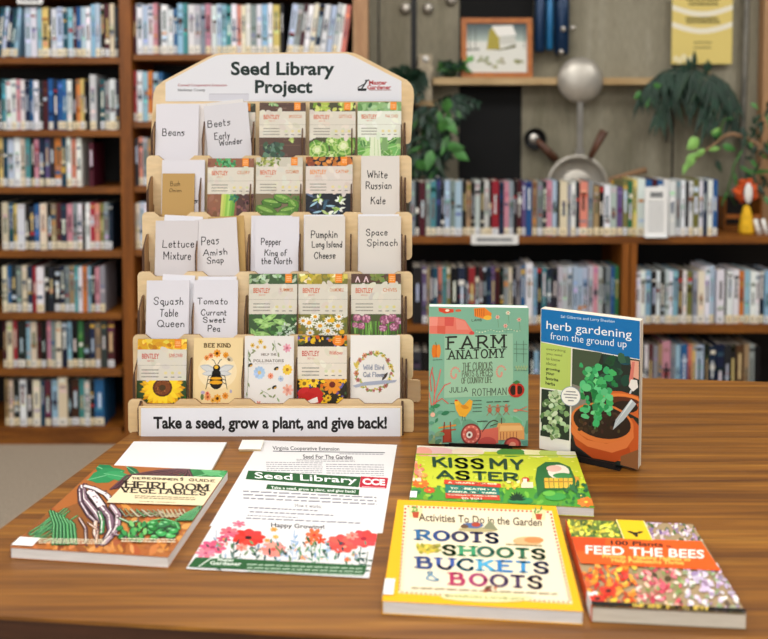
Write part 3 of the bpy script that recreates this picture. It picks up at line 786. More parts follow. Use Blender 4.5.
for px, lab in ((757, 'small white peg on the bookcase top, next to the little figure'), (764.5, 'small white peg on the bookcase top, nearest the photo edge')):
    q = A(px, 236, YB+.05); m = MB(); m.tube([(q.x+.01,q.y,zt+.001),(q.x,q.y,zt+.03),(q.x-.008,q.y,zt+.062)], [.011,.009,.008], 12, 'white'); m.build('white_peg', None, lab, 'peg', 'white pegs by the figure')
# ================================================================== TABLE 
def lin2(a, da, b, db):
    det = da[0]*(-db[1])+db[0]*da[1]; t = ((b[0]-a[0])*(-db[1])+db[0]*(b[1]-a[1]))/det
    return (a[0]+da[0]*t, a[1]+da[1]*t)
l0, l1 = T(0,529), T(135,430); f0, f1 = T(0,616), T(190,627); b0, b1 = T(645,378), T(768,382)
D = lambda p, q: (q.x-p.x, q.y-p.y)
c_fl = lin2(l0, D(l0,l1), f0, D(f0,f1)); c_bl = lin2(l0, D(l0,l1), b0, D(b0,b1))
tf = lambda x: (x, f0.y+(f1.y-f0.y)/(f1.x-f0.x)*(x-f0.x)); tb = lambda x: (x, b0.y+(b1.y-b0.y)/(b1.x-b0.x)*(x-b0.x))
out = [c_fl, tf(1.15), tb(1.22), c_bl]
print('TABLE', out)
t = thing('table', 'large brown wood-grain table under the seed display and garden books', 'table', (0.3, 1.2, 0))
off = -Vector(t.location)
m = MB(); m.prismz(out, TZ-.004, TZ, mat='table'); m.build('tabletop', t).location = off
m = MB(); m.prismz([(c_fl[0]+.0015,c_fl[1]+.0015),(out[1][0]-.002,out[1][1]+.0015),(out[2][0]-.002,out[2][1]-.0015),(c_bl[0]+.0015,c_bl[1]-.0015)], TZ-.036, TZ-.004, mat='edge'); m.build('edge_band', t).location = off
m = MB()
ins = [(c_fl[0]+.08,c_fl[1]+.07),(1.06,tf(1.1)[1]+.07),(1.12,tb(1.1)[1]-.07),(c_bl[0]+.08,c_bl[1]-.07)]
m.prismz(ins, TZ-.11, TZ-.036, mat='edge'); m.build('apron', t).location = off
for x, y in ins:
    sx = 1 if x < 0 else -1; sy = 1 if y < 1.2 else -1
    m = MB(); x0, x1 = sorted((x, x+.06*sx)); y0, y1 = sorted((y, y+.06*sy))
    m.box((x0,y0,0), (x1,y1,TZ-.11), mat='edge'); m.build('leg', t).location = off

# ================================================================== SEED DISPLAY RACK
YK = [1.355+.031*k for k in range(6)]
TOPS = [399, 334.5, 271.5, 212, 155.5, 52]
WBOT = [434, 380, 319, 260, 203, 144]
XA, XB = -.4345, .0505
XI, XJ = -.421, .0355
rack = thing('seed_rack', 'tiered pale plywood rack full of seed packets on the left of the table', 'display rack', (-.19, 1.43, TZ))
ro = -Vector(rack.location)
def rnd_corner(cx, cz, r, a0, a1, n=5): return [(cx+r*math.cos(R(a0+(a1-a0)*i/n)), cz+r*math.sin(R(a0+(a1-a0)*i/n))) for i in range(n+1)]
CENT = [-.4255+.0925*j+.046 for j in range(5)]
for k in range(6):
    Y = YK[k]; zt_ = A(268, TOPS[k], Y).z; zb_ = A(268, WBOT[k], Y).z
    lo = TZ+.0005 if k == 0 else A(268, TOPS[k-1], YK[k-1]).z-.03
    r = .009
    P = [(XI, lo), (XJ, lo)]
    P += [(XJ, zb_-.004), (XJ+.004, zb_)] + rnd_corner(XB-r, zb_+r, r, -90, 0)
    if k < 5:
        P += rnd_corner(XB-r, zt_-r, r, 0, 90)
        for c in reversed(CENT): P += [(c+.033, zt_), (c+.023, zt_-.0085), (c-.023, zt_-.0085), (c-.033, zt_)]
        P += rnd_corner(XA+r, zt_-r, r, 90, 180)
    else:
        q = lambda px, py: (A(px, py, Y).x, A(px, py, Y).z)
        P += [q(414,96), q(413.4,89), q(411,84), q(407,80), q(360,55.5), q(354,53), q(347,52)]
        P += [q(222,53), q(215,54), q(208,57), q(163,81), q(156,87), q(153.6,93), q(153,99)]
    P += rnd_corner(XA+r, zb_+r, r, 180, 270) + [(XI-.004, zb_), (XI, zb_-.004)]
    m = MB(); m.prism(P, Y, Y+.0035, mat='ply', edge='brownedge'); m.build('back_board' if k == 5 else 'tier_board', rack).location = ro
# dividers between the pockets
for k in range(5):
    zk = A(268, TOPS[k], YK[k]).z
    for j in range(6):
        X = -.424+(.032+.424)*j/5-.0011
        y0, y1 = YK[k]+.0038, YK[k+1]-.0003
        lo = TZ+.0006 if k == 0 else A(268, TOPS[k-1], YK[k-1]).z-.03
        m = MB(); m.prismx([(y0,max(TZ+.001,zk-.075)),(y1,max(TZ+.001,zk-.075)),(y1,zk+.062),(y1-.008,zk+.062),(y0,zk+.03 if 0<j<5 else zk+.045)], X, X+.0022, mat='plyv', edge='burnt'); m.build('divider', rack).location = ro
# stepped side panels and floor
for X in (XI-.0065, XJ+.0015):
    pr = [(1.334, TZ+.0004)]
    pr += [(YK[5]+.045, TZ+.0004), (YK[5]+.045, TZ+.08), (YK[5]+.0036, A(268,144,YK[5]).z)]
    for k in range(4, -1, -1):
        zk = A(268, TOPS[k], YK[k]).z
        pr += [(YK[k+1]-.0006, zk+.01 if k < 5 else 0), (YK[k]+.0042, zk-.022)]
        pr[-2] = (YK[k]+.0042, zk+.005) if False else pr[-2]
    pr += [(1.3555, A(268,404,YK[0]).z-.03)]
    pr2 = [(YK[0]+.0042, TZ+.0004), (YK[5]+.045, TZ+.0004), (YK[5]+.045, TZ+.08), (YK[5]+.0038, TZ+.30), (YK[5]-.0006, TZ+.30)]
    m = MB()
    for k in range(5):
        lo = TZ+.0006; zk = A(268, TOPS[k], YK[k]).z
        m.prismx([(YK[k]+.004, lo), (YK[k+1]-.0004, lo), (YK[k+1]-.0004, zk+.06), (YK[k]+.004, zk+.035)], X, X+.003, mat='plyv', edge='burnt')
    m.build('side_panel', rack).location = ro
m = MB(); m.box((XI, YK[0]+.004, TZ+.012), (XJ, YK[1]-.0005, TZ+.0155), mat='ply'); m.build('pocket_floor', rack).location = ro
# rear foot with its rounded tab showing at the right
m = MB(); q0, q1 = A(407,402,1.50), A(420.5,380,1.50); q0.x += .12; q0.x = .1609
m.prism([(q0.x-.12, TZ+.0005), (q1.x-.01, TZ+.0005)]+rnd_corner(q1.x-.006,q0.z+.006,.006,-90,0)+rnd_corner(q1.x-.006,q1.z-.006,.006,0,90)+[(q0.x-.12,q1.z)], 1.50, 1.5035, mat='ply'); m.build('rear_foot', rack).location = ro
# front tray with the sign
YS_ = 1.336
fa, fb = A(139,443.5,YS_), A(402,407,YS_)
m = MB(); m.box((fa.x, YS_, TZ+.0004), (fb.x, YS_+.0035, fb.z+.0005), mat='ply')
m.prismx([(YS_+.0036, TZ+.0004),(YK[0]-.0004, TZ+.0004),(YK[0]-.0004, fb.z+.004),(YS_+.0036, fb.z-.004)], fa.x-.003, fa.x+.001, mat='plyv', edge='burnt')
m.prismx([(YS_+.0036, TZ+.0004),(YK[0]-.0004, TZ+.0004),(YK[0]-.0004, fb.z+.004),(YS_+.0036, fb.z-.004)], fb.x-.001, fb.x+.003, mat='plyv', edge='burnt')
m.build('front_tray', rack).location = ro
def sign(name, poly, Y, draw, base, label):
    P = [A(px, py, Y) for px, py in poly]
    x0 = min(p.x for p in P); z0 = min(p.z for p in P); x1 = max(p.x for p in P); z1 = max(p.z for p in P)
    m = MB(); m.prism([(p.x, p.z) for p in P], Y-.0006, Y-.0001, base, 'gloss')
    ar = Art(x1-x0, z1-z0, mat='gloss'); ar.f = lambda px, py: (A(px,py,Y).x-x0, A(px,py,Y).z-z0)
    draw(ar); ar.into(m, Matrix.Translation((x0, Y-.0006, z0)) @ UPR)
    o = m.build(name, rack, label); o.location = ro
def d1(ar):
    ar.text('Take a seed, grow a plant, and give back!', 153.5, 416.3, 387, 432.3, '060709', .036)
sign('footer_sign', [(141,436.2),(400.3,436.2),(400.3,408),(141,408)], YS_, d1, 'e3e4ea', 'white strip reading Take a seed, grow a plant, and give back!')
def d2(ar):
    ar.text('Seed Library', 231, 61.5, 334.5, 79.5, '0a241f', .03)
    ar.text('Project', 255, 80, 312.5, 97.5, '0a241f', .03)
    ar.text('Cornell Cooperative Extension', 178, 83.8, 227, 87.2, '9c2027', .015)
    ar.text('Herkimer County', 178, 88.6, 205.3, 92.2, '22262a', .015)
    ar.rect(209, 93.6, 249, 100.5, 'd2d2db'); ar.rect(209, 93.6, 249, 94.3, 'bcbcc6')
    ar.text('Master', 369, 80.4, 387, 84.8, 'b02a2e', .03); ar.text('Gardener', 367.3, 85, 391, 89.4, 'b02a2e', .03)
    ar.lines(369, 89.2, 391, 90.8, 1, '8a4a4a', .5)
    ar.poly([(357.5,88.4),(367,88.4),(366,91),(358,91)], '15181a'); ar.line([(362,88),(367,80.6)], 1.5, '15181a'); ar.line([(365.4,80.6),(368.8,80)], 1.2, '15181a'); ar.line([(358,87.6),(363,84.6)], 1, '15181a')
sign('header_sign', [(165.5,101.3),(401.5,101.3),(401.5,81),(355,57),(349,54.3),(344,53.4),(224,54.4),(217,55.5),(210,58.4),(165.5,82.5)], YK[5], d2, 'e2e3e9', 'white header reading Seed Library Project')

# ================================================================== SEED PACKETS
def card(px0, py0, px1, py1, k, dy=0, roll=0, lean=8, th=.0022):
    """where a packet stands: its box in the photo and the tier it stands in; returns matrix data"""
    Y = YK[k]+.0085+dy; a = A(px0, py1, Y); b = A(px1, py0, Y+.008)
    w = b.x-a.x; h = (b.z-a.z)/math.cos(R(lean)); return a, w, h
def packet(name, label, box, k, draw, dy=0, roll=0, lean=7, th=.0018, base='f2f0ee', group=None, cat='seed packet', seed=1, mat='paper', flap=None):
    a, w, h = card(*box, k, dy, roll, lean, th)
    m = MB(); c = w*.0+.006
    out = [(0,.004),(.004,0),(w-.004,0),(w,.004),(w,h-.0005),(w-.0005,h),(.0005,h),(0,h-.0005)]
    m.prism(out, 0, th, base, mat)
    if flap: m.box((.001,-.0004,h-.0115), (w-.001,0,h-.011), 'c9c6c4', mat)
    ar = Art(w, h, mat=mat, seed=seed); ar.frame(box[0], box[1], box[2], box[3])
    if draw: draw(ar)
    ar.into(m, UPR)
    o = m.build(name, None, label, cat, group)
    o.location = a; o.rotation_euler = (R(-lean), R(roll), 0)
    return o
INK = '0b0b10'
def hand(words, wt=.85):
    def f(ar):
        for tx, x0, y0, x1, y1 in words: ar.pen(tx, x0, y0, x1, y1, wt, INK, 0, .35)
    return f
ENV = 'dfdde4'; ENG = 'dcd6cf'
gE = 'white hand-lettered seed envelopes in the rack'; gB = 'printed seed packets in the rack'
def env(label, box, k, words=(), **kw):
    packet('seed_envelope', label, box, k, hand(words) if words else None, group=gE, cat='seed envelope', base=kw.pop('base', ENV), seed=int(box[0]), **kw)
# row 5 = top ... row 1 = bottom of the rack
env('plain white envelope half hidden behind the Beans one on the top tier', (160,103.5,206,160), 4, dy=.006, base='e4dedc')
env('white seed envelope hand-lettered Beans at the left of the top tier', (155,104,198.5,160), 4, [('Beans',162,129,184,135.8)])
env('blank white envelope standing right behind the Beets one', (203,101.5,247,160), 4, dy=.0105, roll=-3, base='e9e8ee')
env('second blank white envelope behind Beets, its right edge leaning out', (207,103.5,250,160), 4, dy=.0072, roll=-7, base='e2dedb')
env('white seed envelope hand-lettered Beets Early Wonder, tilted to the left', (208.5,106,253,162), 4, [('Beets',211,121,233.5,127.5),('Early',217,134,232,140.5),('Wonder',221,141.5,244,147)], dy=.001, roll=-6, base='d8d6db')
env('white envelope behind the small tan one at the left of the second tier', (161,160,204.5,216), 3, [('t',192,187,194.5,192),('s',194,198.5,197.5,203)], dy=.0045)
packet('seed_envelope', 'small tan kraft envelope in front at the left of the second tier', (161.5,173.5,194.5,217), 3, hand([('Bush',170,181.5,179.5,186),('Onion',169,188.8,181,192)], .45), base='bd9a62', group='tan kraft seed envelopes', cat='seed envelope', seed=9)
env('white seed envelope hand-lettered White Russian Kale, right end of second tier', (361,156,399.5,217), 3, [('White',367.5,171,387,178),('Russian',366,182,391,189),('Kale',371,197,385,204)], base=ENG)
env('blank white envelope with slanting top behind Lettuce Mixture', (160,215,199,278), 2, dy=.0065, roll=3, base='e9e8ee')
env('white seed envelope hand-lettered Lettuce Mixture at the left of the third tier', (154.5,221,197.5,279), 2, [('Lettuce',162,240.5,193.5,247.5),('Mixture',163.5,252,190.5,259.5)], base='d6d1d3')
packet('seed_envelope', 'tan kraft envelope behind Peas Amish Snap on the third tier', (210,217.5,246.5,278), 2, None, dy=.009, roll=-3, base='c2a067', group='tan kraft seed envelopes', cat='seed envelope')
env('white seed envelope hand-lettered Peas Amish Snap on the third tier', (198,220,240,279), 2, [('Peas',203.5,237.5,221,245.5),('Amish',204.5,250.5,228.5,256.5),('Snap',208,258.5,224.5,264.5)], roll=-4, dy=.002, base='dcd8da')
env('blank white envelope peeking left from behind Pepper King of the North', (250.5,216,292,277), 2, dy=.004)
env('white seed envelope hand-lettered Pepper King of the North', (254.5,217,299,278), 2, [('Pepper',261,238.5,280.5,245),('King of',264.5,250,286.5,256),('the North',261.5,258,291.5,264)])
env('white seed envelope hand-lettered Pumpkin Long Island Cheese', (304.5,216.5,345,277), 2, [('Pumpkin',311,231,337,238),('Long Island',312,241.5,342,247.5),('Cheese',314,252.5,335,258.5)], base=ENG)
env('blank white envelope right behind Pumpkin Long Island Cheese', (303.5,215,343.5,277), 2, dy=.004, base='e8e7ec')
env('blank white envelope right behind Space Spinach', (358,214.5,399,276), 2, dy=.004, base='e8e7ec')
env('white seed envelope hand-lettered Space Spinach, right end of third tier', (359,216.5,401,277), 2, [('Space',366,229.5,387,235.5),('Spinach',367,239.5,397,246)], base=ENG)
env('blank white envelope with slanting top behind Squash Table Queen', (158,274.5,191,340), 1, dy=.0065, roll=3, base='e9e8ee')
env('white seed envelope hand-lettered Squash Table Queen at the left of the fourth tier', (145.5,281,189,340), 1, [('Squash',153,298,182.5,305),('Table',159.5,309.5,177.5,316.5),('Queen',157.5,320.5,184,327)], dy=-.001)
env('blank white envelope right behind Tomato Currant Sweet Pea', (197,277,236,340), 1, dy=.005, base='e9e8ee')
env('white seed envelope hand-lettered Tomato Currant Sweet Pea on the fourth tier', (192.5,280.5,237.5,341), 1, [('Tomato',197,298.5,227,304.5),('Currant',200.5,310,226,315.5),('Sweet',203,317.5,225,322.5),('Pea',208,325.5,220,331.5)])

# printed packets: picture above and below a pale band, orange tag
def band(ar, x0, x1, y0, y1, tag_=True, name='', bc='d8d2c4', nc='c9743a', brand='cb5a2e'):
    W = x1-x0; H = y1-y0
    t0, t1 = y0+H*.155, y0+H*.61
    ar.full(); ar.rect(x0, t0, x1, t1, bc)
    for k in range(16): ar.ell(ar.r.uniform(x0,x1), ar.r.uniform(t0,t1), W*.09, W*.05, jit(bc, 9, ar.r), ar.r.uniform(0,3))
    ar.rect(x0, y0+H*.385, x1, y0+H*.39, 'a9a294')
    ar.text('BENTLEY', x0+W*.09, t0+H*.06, x0+W*.44, t0+H*.135, brand, .02)
    ar.text('SEED CO.', x0+W*.2, t0+H*.155, x0+W*.34, t0+H*.178, brand)
    if name: ar.text(name, x0+W*.64, t0+H*.06, x0+W*.92, t0+H*.115, nc, .01)
    ar.lines(x0+W*.09, y0+H*.43, x0+W*.44, y0+H*.58, 3, '8f8c80', .35)
    for q in (.58,.72,.86):
        ar.ell(x0+W*q, y0+H*.50, W*.035, W*.03, ar.r.choice(['d9cf8a','cfd4a8','e2d49a'])); ar.rect(x0+W*(q-.03), y0+H*.555, x0+W*(q+.04), y0+H*.567, '6c6a62')
    if tag_:
        ar.rect(x0+W*.75, y0-H*.0, x0+W*.89, y0+H*.135, 'ee8a22'); ar.lines(x0+W*.77, y0+H*.03, x0+W*.87, y0+H*.11, 3, 'f8d9a8', .3)
def scat(ar, box, n, pal, r0, r1, rag=.2, asp=.7):
    for k in range(n):
        q = ar.r.uniform(r0, r1); ar.ell(ar.r.uniform(box[0],box[2]), ar.r.uniform(box[1],box[3]), q, q*asp, jit(ar.r.choice(pal), 16, ar.r), ar.r.uniform(0,3.1), 9, rag)
def leaves(ar, box, n, pal, L0, L1, wr=.5, vein=None):
    for k in range(n):
        L = ar.r.uniform(L0, L1); ar.leaf(ar.r.uniform(box[0],box[2]), ar.r.uniform(box[1],box[3]), L, L*wr, ar.r.uniform(0,6.28), jit(ar.r.choice(pal), 14, ar.r), vein)
def bp(label, box, k, pic, name='', **kw):
    x0,y0,x1,y1 = box
    bandargs = {q: kw.pop(q) for q in ('bc','nc','brand') if q in kw}
    def d(ar): pic(ar, x0, y0, x1, y1, x1-x0, y1-y0); band(ar, x0, x1, y0, y1, True, name, **bandargs)
    packet('seed_packet', label, box, k, d, group=gB, seed=int(x0+y0), mat='gloss', base=kw.pop('base','5a5a48'), **kw)
def hidden_pic(ar,x0,y0,x1,y1,W,H): ar.rect(x0,y0,x1,y1,'3b3a2c'); scat(ar,(x0,y0,x1,y1),50,['57603a','2b2a22','7d6a45'],2,5)
bp('printed packet mostly hidden at the right behind Beets Early Wonder', (210,103.5,255.5,160), 4, hidden_pic, dy=.014, th=.001, lean=4)
def broc(ar,x0,y0,x1,y1,W,H):
    ar.rect(x0,y0,x1,y1,'5b4338')
    for k in range(26): y = ar.r.uniform(y0,y1); ar.rect(ar.r.uniform(x0,x1-12), y, ar.r.uniform(x0+12,x1), y+ar.r.uniform(.5,1.2), jit(ar.r.choice(['4a342c','6f5547','7d6658']),8,ar.r))
    leaves(ar,(x0+8,y0,x0+16,y0+4),9,['5d8a50','7fa86c','a3c08c'],3,6)
    ar.poly([(x0+20,y1-4),(x0+27,y1),(x0+21,y1+4),(x0+12,y1)],'8fb06a')
    scat(ar,(x0+6,y1-16,x0+24,y1-2),60,['3c5645','4c6a55','2f473b','5f7f66'],1.6,3.6); scat(ar,(x0+30,y0+H*.62,x0+34,y0+H*.68),8,['a8bf62','c3d07c'],1,2)
bp('seed packet with a broccoli head on dark planks, top tier', (259,102.5,305.5,160), 4, broc, 'BROCCOLI')
def lett(ar,x0,y0,x1,y1,W,H):
    ar.rect(x0,y0,x1,y1,'4b4a30'); scat(ar,(x0,y0,x1,y0+8),40,['a9bd4d','8aa83d','cdd873'],1.5,3.5)
    for cx,cy,rr in ((x0+8,y1-10,11),(x1-12,y1-14,13),(x0+22,y1-3,7),(x1-24,y1-19,6)):
        for q in range(5): ar.ell(cx,cy,rr*(1-q*.19),rr*(1-q*.19)*.95,('5f9638','a8cc6a','6ca03e','c8de8e','e9efc4')[q],0,11,.14)
        for q in range(6): ar.line([(cx,cy),(cx+rr*.9*math.cos(q+.3),cy+rr*.9*math.sin(q+.3))],.5,'dfeab4')
bp('seed packet with pale green lettuce heads, middle of the top tier', (309.3,102.5,355.5,160), 4, lett, 'LETTUCE')
def pak(ar,x0,y0,x1,y1,W,H):
    ar.rect(x0,y0,x1,y1,'7da568'); leaves(ar,(x0,y0,x1,y0+8),18,['9cc08a','5f8f52','c4dcb4','3f6e40'],7,12)
    leaves(ar,(x0,y1-22,x1,y1),40,['6fa850','8ec568','4f8a3c','a3d37e'],7,12,.7,'b9dc98')
    ar.poly([(x0+13,y1-26),(x0+22,y1-26),(x0+24,y1),(x0+12,y1)],'dfe8c9'); ar.line([(x0+17,y1-24),(x0+17,y1)],.6,'b6cd96'); ar.line([(x0+20,y1-24),(x0+21,y1)],.6,'b6cd96')
bp('seed packet with pale green leafy stalks, right end of the top tier', (357.5,102,401.3,160), 4, pak, 'PAK CHOI', bc='e0e4d6')
def cel(ar,x0,y0,x1,y1,W,H):
    ar.rect(x0,y0,x1,y1,'8e5d45'); scat(ar,(x0,y0,x1,y1),70,['9c6a50','7a4c3a','a87860'],1.5,3.5); ar.rect(x1-17,y0+H*.55,x1,y1,'523530'); scat(ar,(x1-16,y0+H*.6,x1,y1),26,['6a4238','43292a','7d5148'],1.5,3)
    leaves(ar,(x0+8,y0+1,x0+26,y0+7),34,['2e7a45','3f9455','5bb06c'],3,6)
    for i,c in enumerate(('c9cf6c','b5cc5a','8fc04c','a8d468','7fb548','64a03c')): ar.poly([(x0+14.5+i*2.4,y0+H*.6),(x0+17+i*2.4,y0+H*.6),(x0+15.8+i*2.2,y1),(x0+13+i*2.2,y1)],c)
    leaves(ar,(x0+24,y0+H*.6,x0+32,y0+H*.7),10,['2c6e50','4a8f60'],3,6)
bp('seed packet with a celery bunch on brown ground, second tier', (207,158.5,253.5,217), 3, cel, 'CELERY', roll=0)
def cuc(ar,x0,y0,x1,y1,W,H):
    ar.rect(x0,y0,x1,y1,'7c6b52'); ar.rect(x0,y0,x1,y0+10,'c9c4b4'); scat(ar,(x0,y0,x0+24,y0+9),50,['8f9a4c','b0b86c','6f7d3c'],.8,2); leaves(ar,(x1-12,y1-22,x1,y1-14),10,['3a5a2a','4f7a35'],4,7)
    for cx,cy,a,b,ro,c in ((x0+16,y1-14,10,4.6,.15,'4a7a2c'),(x0+27,y1-18.5,9,4.2,.25,'5d8f38'),(x1-9,y1-12,6,5,.9,'5a9030'),(x1-14,y1-6,10,5,-.2,'4f8030'),(x0+11,y1-5.5,12,6,.35,'557f2f'),(x0+27,y1-1,8,4,.1,'6a9a40')):
        ar.ell(cx,cy+.5,a*1.06,b*1.1,'24401a',ro); ar.ell(cx,cy,a,b,c,ro); ar.ell(cx-a*.1,cy-b*.35,a*.7,b*.3,'86b152',ro)
        for q in range(7): t=ar.r.uniform(-.8,.8); ar.ell(cx+a*t*math.cos(ro), cy+a*t*math.sin(ro)+ar.r.uniform(-b*.6,b*.6), .45,.35,'b9cc84')
bp('seed packet with a pile of green cucumbers, middle of the second tier', (255.5,157.5,302.5,217), 3, cuc, 'CUCUMBER')
def cat(ar,x0,y0,x1,y1,W,H):
    ar.rect(x0,y0,x1,y1,'141a24'); scat(ar,(x0,y0,x1,y0+9),40,['b8682a','9c4f22','d98a3c','7a3c1c'],1.5,3.6)
    leaves(ar,(x0,y0+H*.62,x1,y1),11,['31465c','4e6a7c','2a3a4c'],7,12,.3)
    for cx,cy,n in ((x0+13,y1-18,7),(x0+34,y1-16,9),(x0+33,y1-8,7),(x0+22,y1-3,7)):
        for q in range(n): t=ar.r.uniform(0,6.28); ar.leaf(cx,cy,ar.r.uniform(4,7.5),ar.r.uniform(1.8,3),t,jit(ar.r.choice(['dfe8d2','eef2e6','b9d08a','8fb45a']),8,ar.r))
        ar.ell(cx,cy,1.4,1.2,'a3c65c')
    for x,y,t in ((x0+4,y1-10,-.6),(x0+7,y1-4,-.2),(x0+20,y1-11,0)): ar.leaf(x,y,10,2.2,t,'9cc4da')
bp('seed packet with white-green blossoms on black, second tier beside White Russian Kale', (305.5,157,352.5,217), 3, cat, 'CATNIP', nc='d8823c', brand='e08a40', bc='d9cfc6')
def sugar(ar,x0,y0,x1,y1,W,H):
    ar.rect(x0,y0,x1,y1,'3f5a38'); leaves(ar,(x0,y0,x1,y0+8),26,['8fb07f','b8ccb0','5d8452'],4,8); leaves(ar,(x0,y1-24,x1,y1),38,['3c6a34','6f9c58','8dba74'],4,8)
    for x,y,t in ((x0+4,y1-20,.2),(x0+10,y1-12,-.3),(x0+2,y1-12,1.1),(x0+14,y1-18,-.5),(x0+6,y1-7,.15),(x0+24,y1-20,.3)): ar.leaf(x,y,17,5.5,t,'9cc873','6f9c50'); ar.ell(x+8*math.cos(t),y+8*math.sin(t),2,1.6,'b4d98c')
    leaves(ar,(x1-20,y1-15,x1-2,y1),26,['c9d6c4','a8bfa0','e2e9da'],3,6)
bp('seed packet with fat green pods and pale leaves on the fourth tier', (248.5,274.5,297,340), 1, sugar, 'SUMMER')
def cham(ar,x0,y0,x1,y1,W,H):
    ar.rect(x0,y0,x1,y1,'7a7a3a'); scat(ar,(x0,y0,x1,y0+9),40,['d9c75c','e8e2b8','a89a3a','c9b23c'],2,4); scat(ar,(x0,y1-26,x1,y1),40,['8c8430','5a6a2c','b0982c'],1.5,3)
    for cx,cy,q in ((x0+11,y1-17,6.5),(x0+22,y1-14,6),(x0+31,y1-19,5),(x0+5,y1-19,5),(x0+40,y1-14,6),(x0+30,y1-9,6),(x0+36,y1-3,6),(x0+17,y1-23,5),(x0+41,y1-23,4.5),(x0+12,y1-7,4.5),(x0+24,y1-4,4)):
        ar.flower(cx,cy,q,11,'f2f0e4','e2a51c',.32,.38,ar.r.uniform(0,1),.85)
    for cx,cy in ((x0+34,y0+46),(x0+20,y1-2),(x0+44,y1-8)): ar.ell(cx,cy,2.6,2.4,'f0be2a')
bp('seed packet with white daisy-like chamomile flowers on the fourth tier', (298,274.5,347.5,340), 1, cham, 'CHAMOMILE')
def chiv(ar,x0,y0,x1,y1,W,H):
    ar.rect(x0,y0,x1,y1,'4f5a34'); ar.rect(x0,y0,x1,y0+9,'5a4036'); scat(ar,(x0+20,y0,x0+38,y0+8),12,['6a7a3a','7d8f45'],1.5,4)
    for x in (x0+6.5,x0+15): ar.line([(x-2,y0+8),(x,y0+3),(x+2,y0+8)],1.2,'e8cdd2')
    for k in range(36): x=ar.r.uniform(x0,x1); ar.line([(x,y1-18),(x+ar.r.uniform(-2,2),y1)],1,jit(ar.r.choice(['6fa544','8fc05c','4c7a30']),10,ar.r))
    for cx,cy,q in ((x0+6,y1-22,4.5),(x0+15,y1-21,5),(x0+10,y1-14,4),(x1-16,y1-20,5.5),(x1-9,y1-22,5),(x1-7,y1-13,5),(x1-18,y1-12,4.5),(x1-3,y1-19,4),(x0+4,y1-15,3)):
        ar.ell(cx,cy,q,q*.85,'8c5068'); scat(ar,(cx-q*.7,cy-q*.6,cx+q*.7,cy+q*.6),13,['c98aa6','dba6bd','b0688a'],.8,1.6)
bp('seed packet with pink-purple chive blossoms, right end of the fourth tier', (351,274.5,401,340), 1, chiv, 'CHIVES')
def sunf(ar,x0,y0,x1,y1,W,H):
    ar.rect(x0,y0,x1,y1,'2f4a26'); ar.rect(x0,y0,x1,y0+11,'d9a41c'); scat(ar,(x0,y0,x1,y0+10),34,['f0c02a','c98a14','e8b020','f6d75a'],2,4); leaves(ar,(x0,y1-24,x1,y1),12,['2a5a2c','3c7a38'],6,12)
    cx,cy = x0+26,y1-19
    for q in range(3):
        for k in range(17): t=k*2*math.pi/17+q*.12; L=(22-q*2.5); ar.leaf(cx+5*math.cos(t),cy+4*math.sin(t),L*.85,5.4,t,jit(('d99a10','f2bd16','ffd628')[q],8,ar.r))
    ar.ell(cx,cy,10,9,'5a2e12'); ar.ell(cx,cy,8,7.2,'7a4018'); scat(ar,(cx-7,cy-6,cx+7,cy+6),40,['8c4c1c','5a2c10','9c6024'],.5,1); ar.ell(cx,cy,3.4,3,'4a3414')
bp('seed packet with a big yellow sunflower at the lower left of the rack', (136.3,340,186.2,407), 0, sunf, 'SUNFLOWER', nc='c9482c', brand='c23c2c', roll=0)
def mixf(ar,x0,y0,x1,y1,W,H):
    ar.rect(x0,y0,x1,y1,'2a2416'); 
    for b in ((x0,y0,x1,y0+9),(x0,y1-30,x1,y1)):
        scat(ar,b,46,['e8b81c','c9981c','4a5a24','e0721c','6a5a9c'],1.2,3)
    ar.ell(x0+41,y0+6,6,4.5,'e87a1c')
    for cx,cy,q,c,d in ((x0+7,y1-23,6,'f0c020','8a6a10'),(x0+16,y1-26,6,'f2ca2c','7a4a10'),(x0+35,y1-22,9.5,'e8922a','6a2210'),(x0+46,y1-28,5,'f0b81c','7a4a10'),(x0+27,y1-6,4,'f0c020','8a6a10'),(x0+44,y1-5,5,'f0c020','7a4a10'),(x0+31,y1-9,3.5,'e8b81c','7a4a10')): ar.flower(cx,cy,q,10,c,d,.4,.33)
    for dx,dy,q in ((8,-14,8),(18,-13,8),(12,-8,9),(20,-8,6),(6,-9,6)): ar.ell(x0+dx,y1+dy,q,q*.75,jit('c2201c',10,ar.r),0,10,.12)
    ar.poly([(x0+4,y1-9),(x0+10,y1-6),(x0+20,y1-10),(x0+21,y1-5),(x0+15,y1-3),(x0+8,y1-4)],'efe9e2')
bp('seed packet with red and orange wildflowers in the lowest tier', (297.2,336.5,346.8,407), 0, mixf, 'Wildflower', nc='c9482c', brand='c23c2c', bc='e2d8c8')
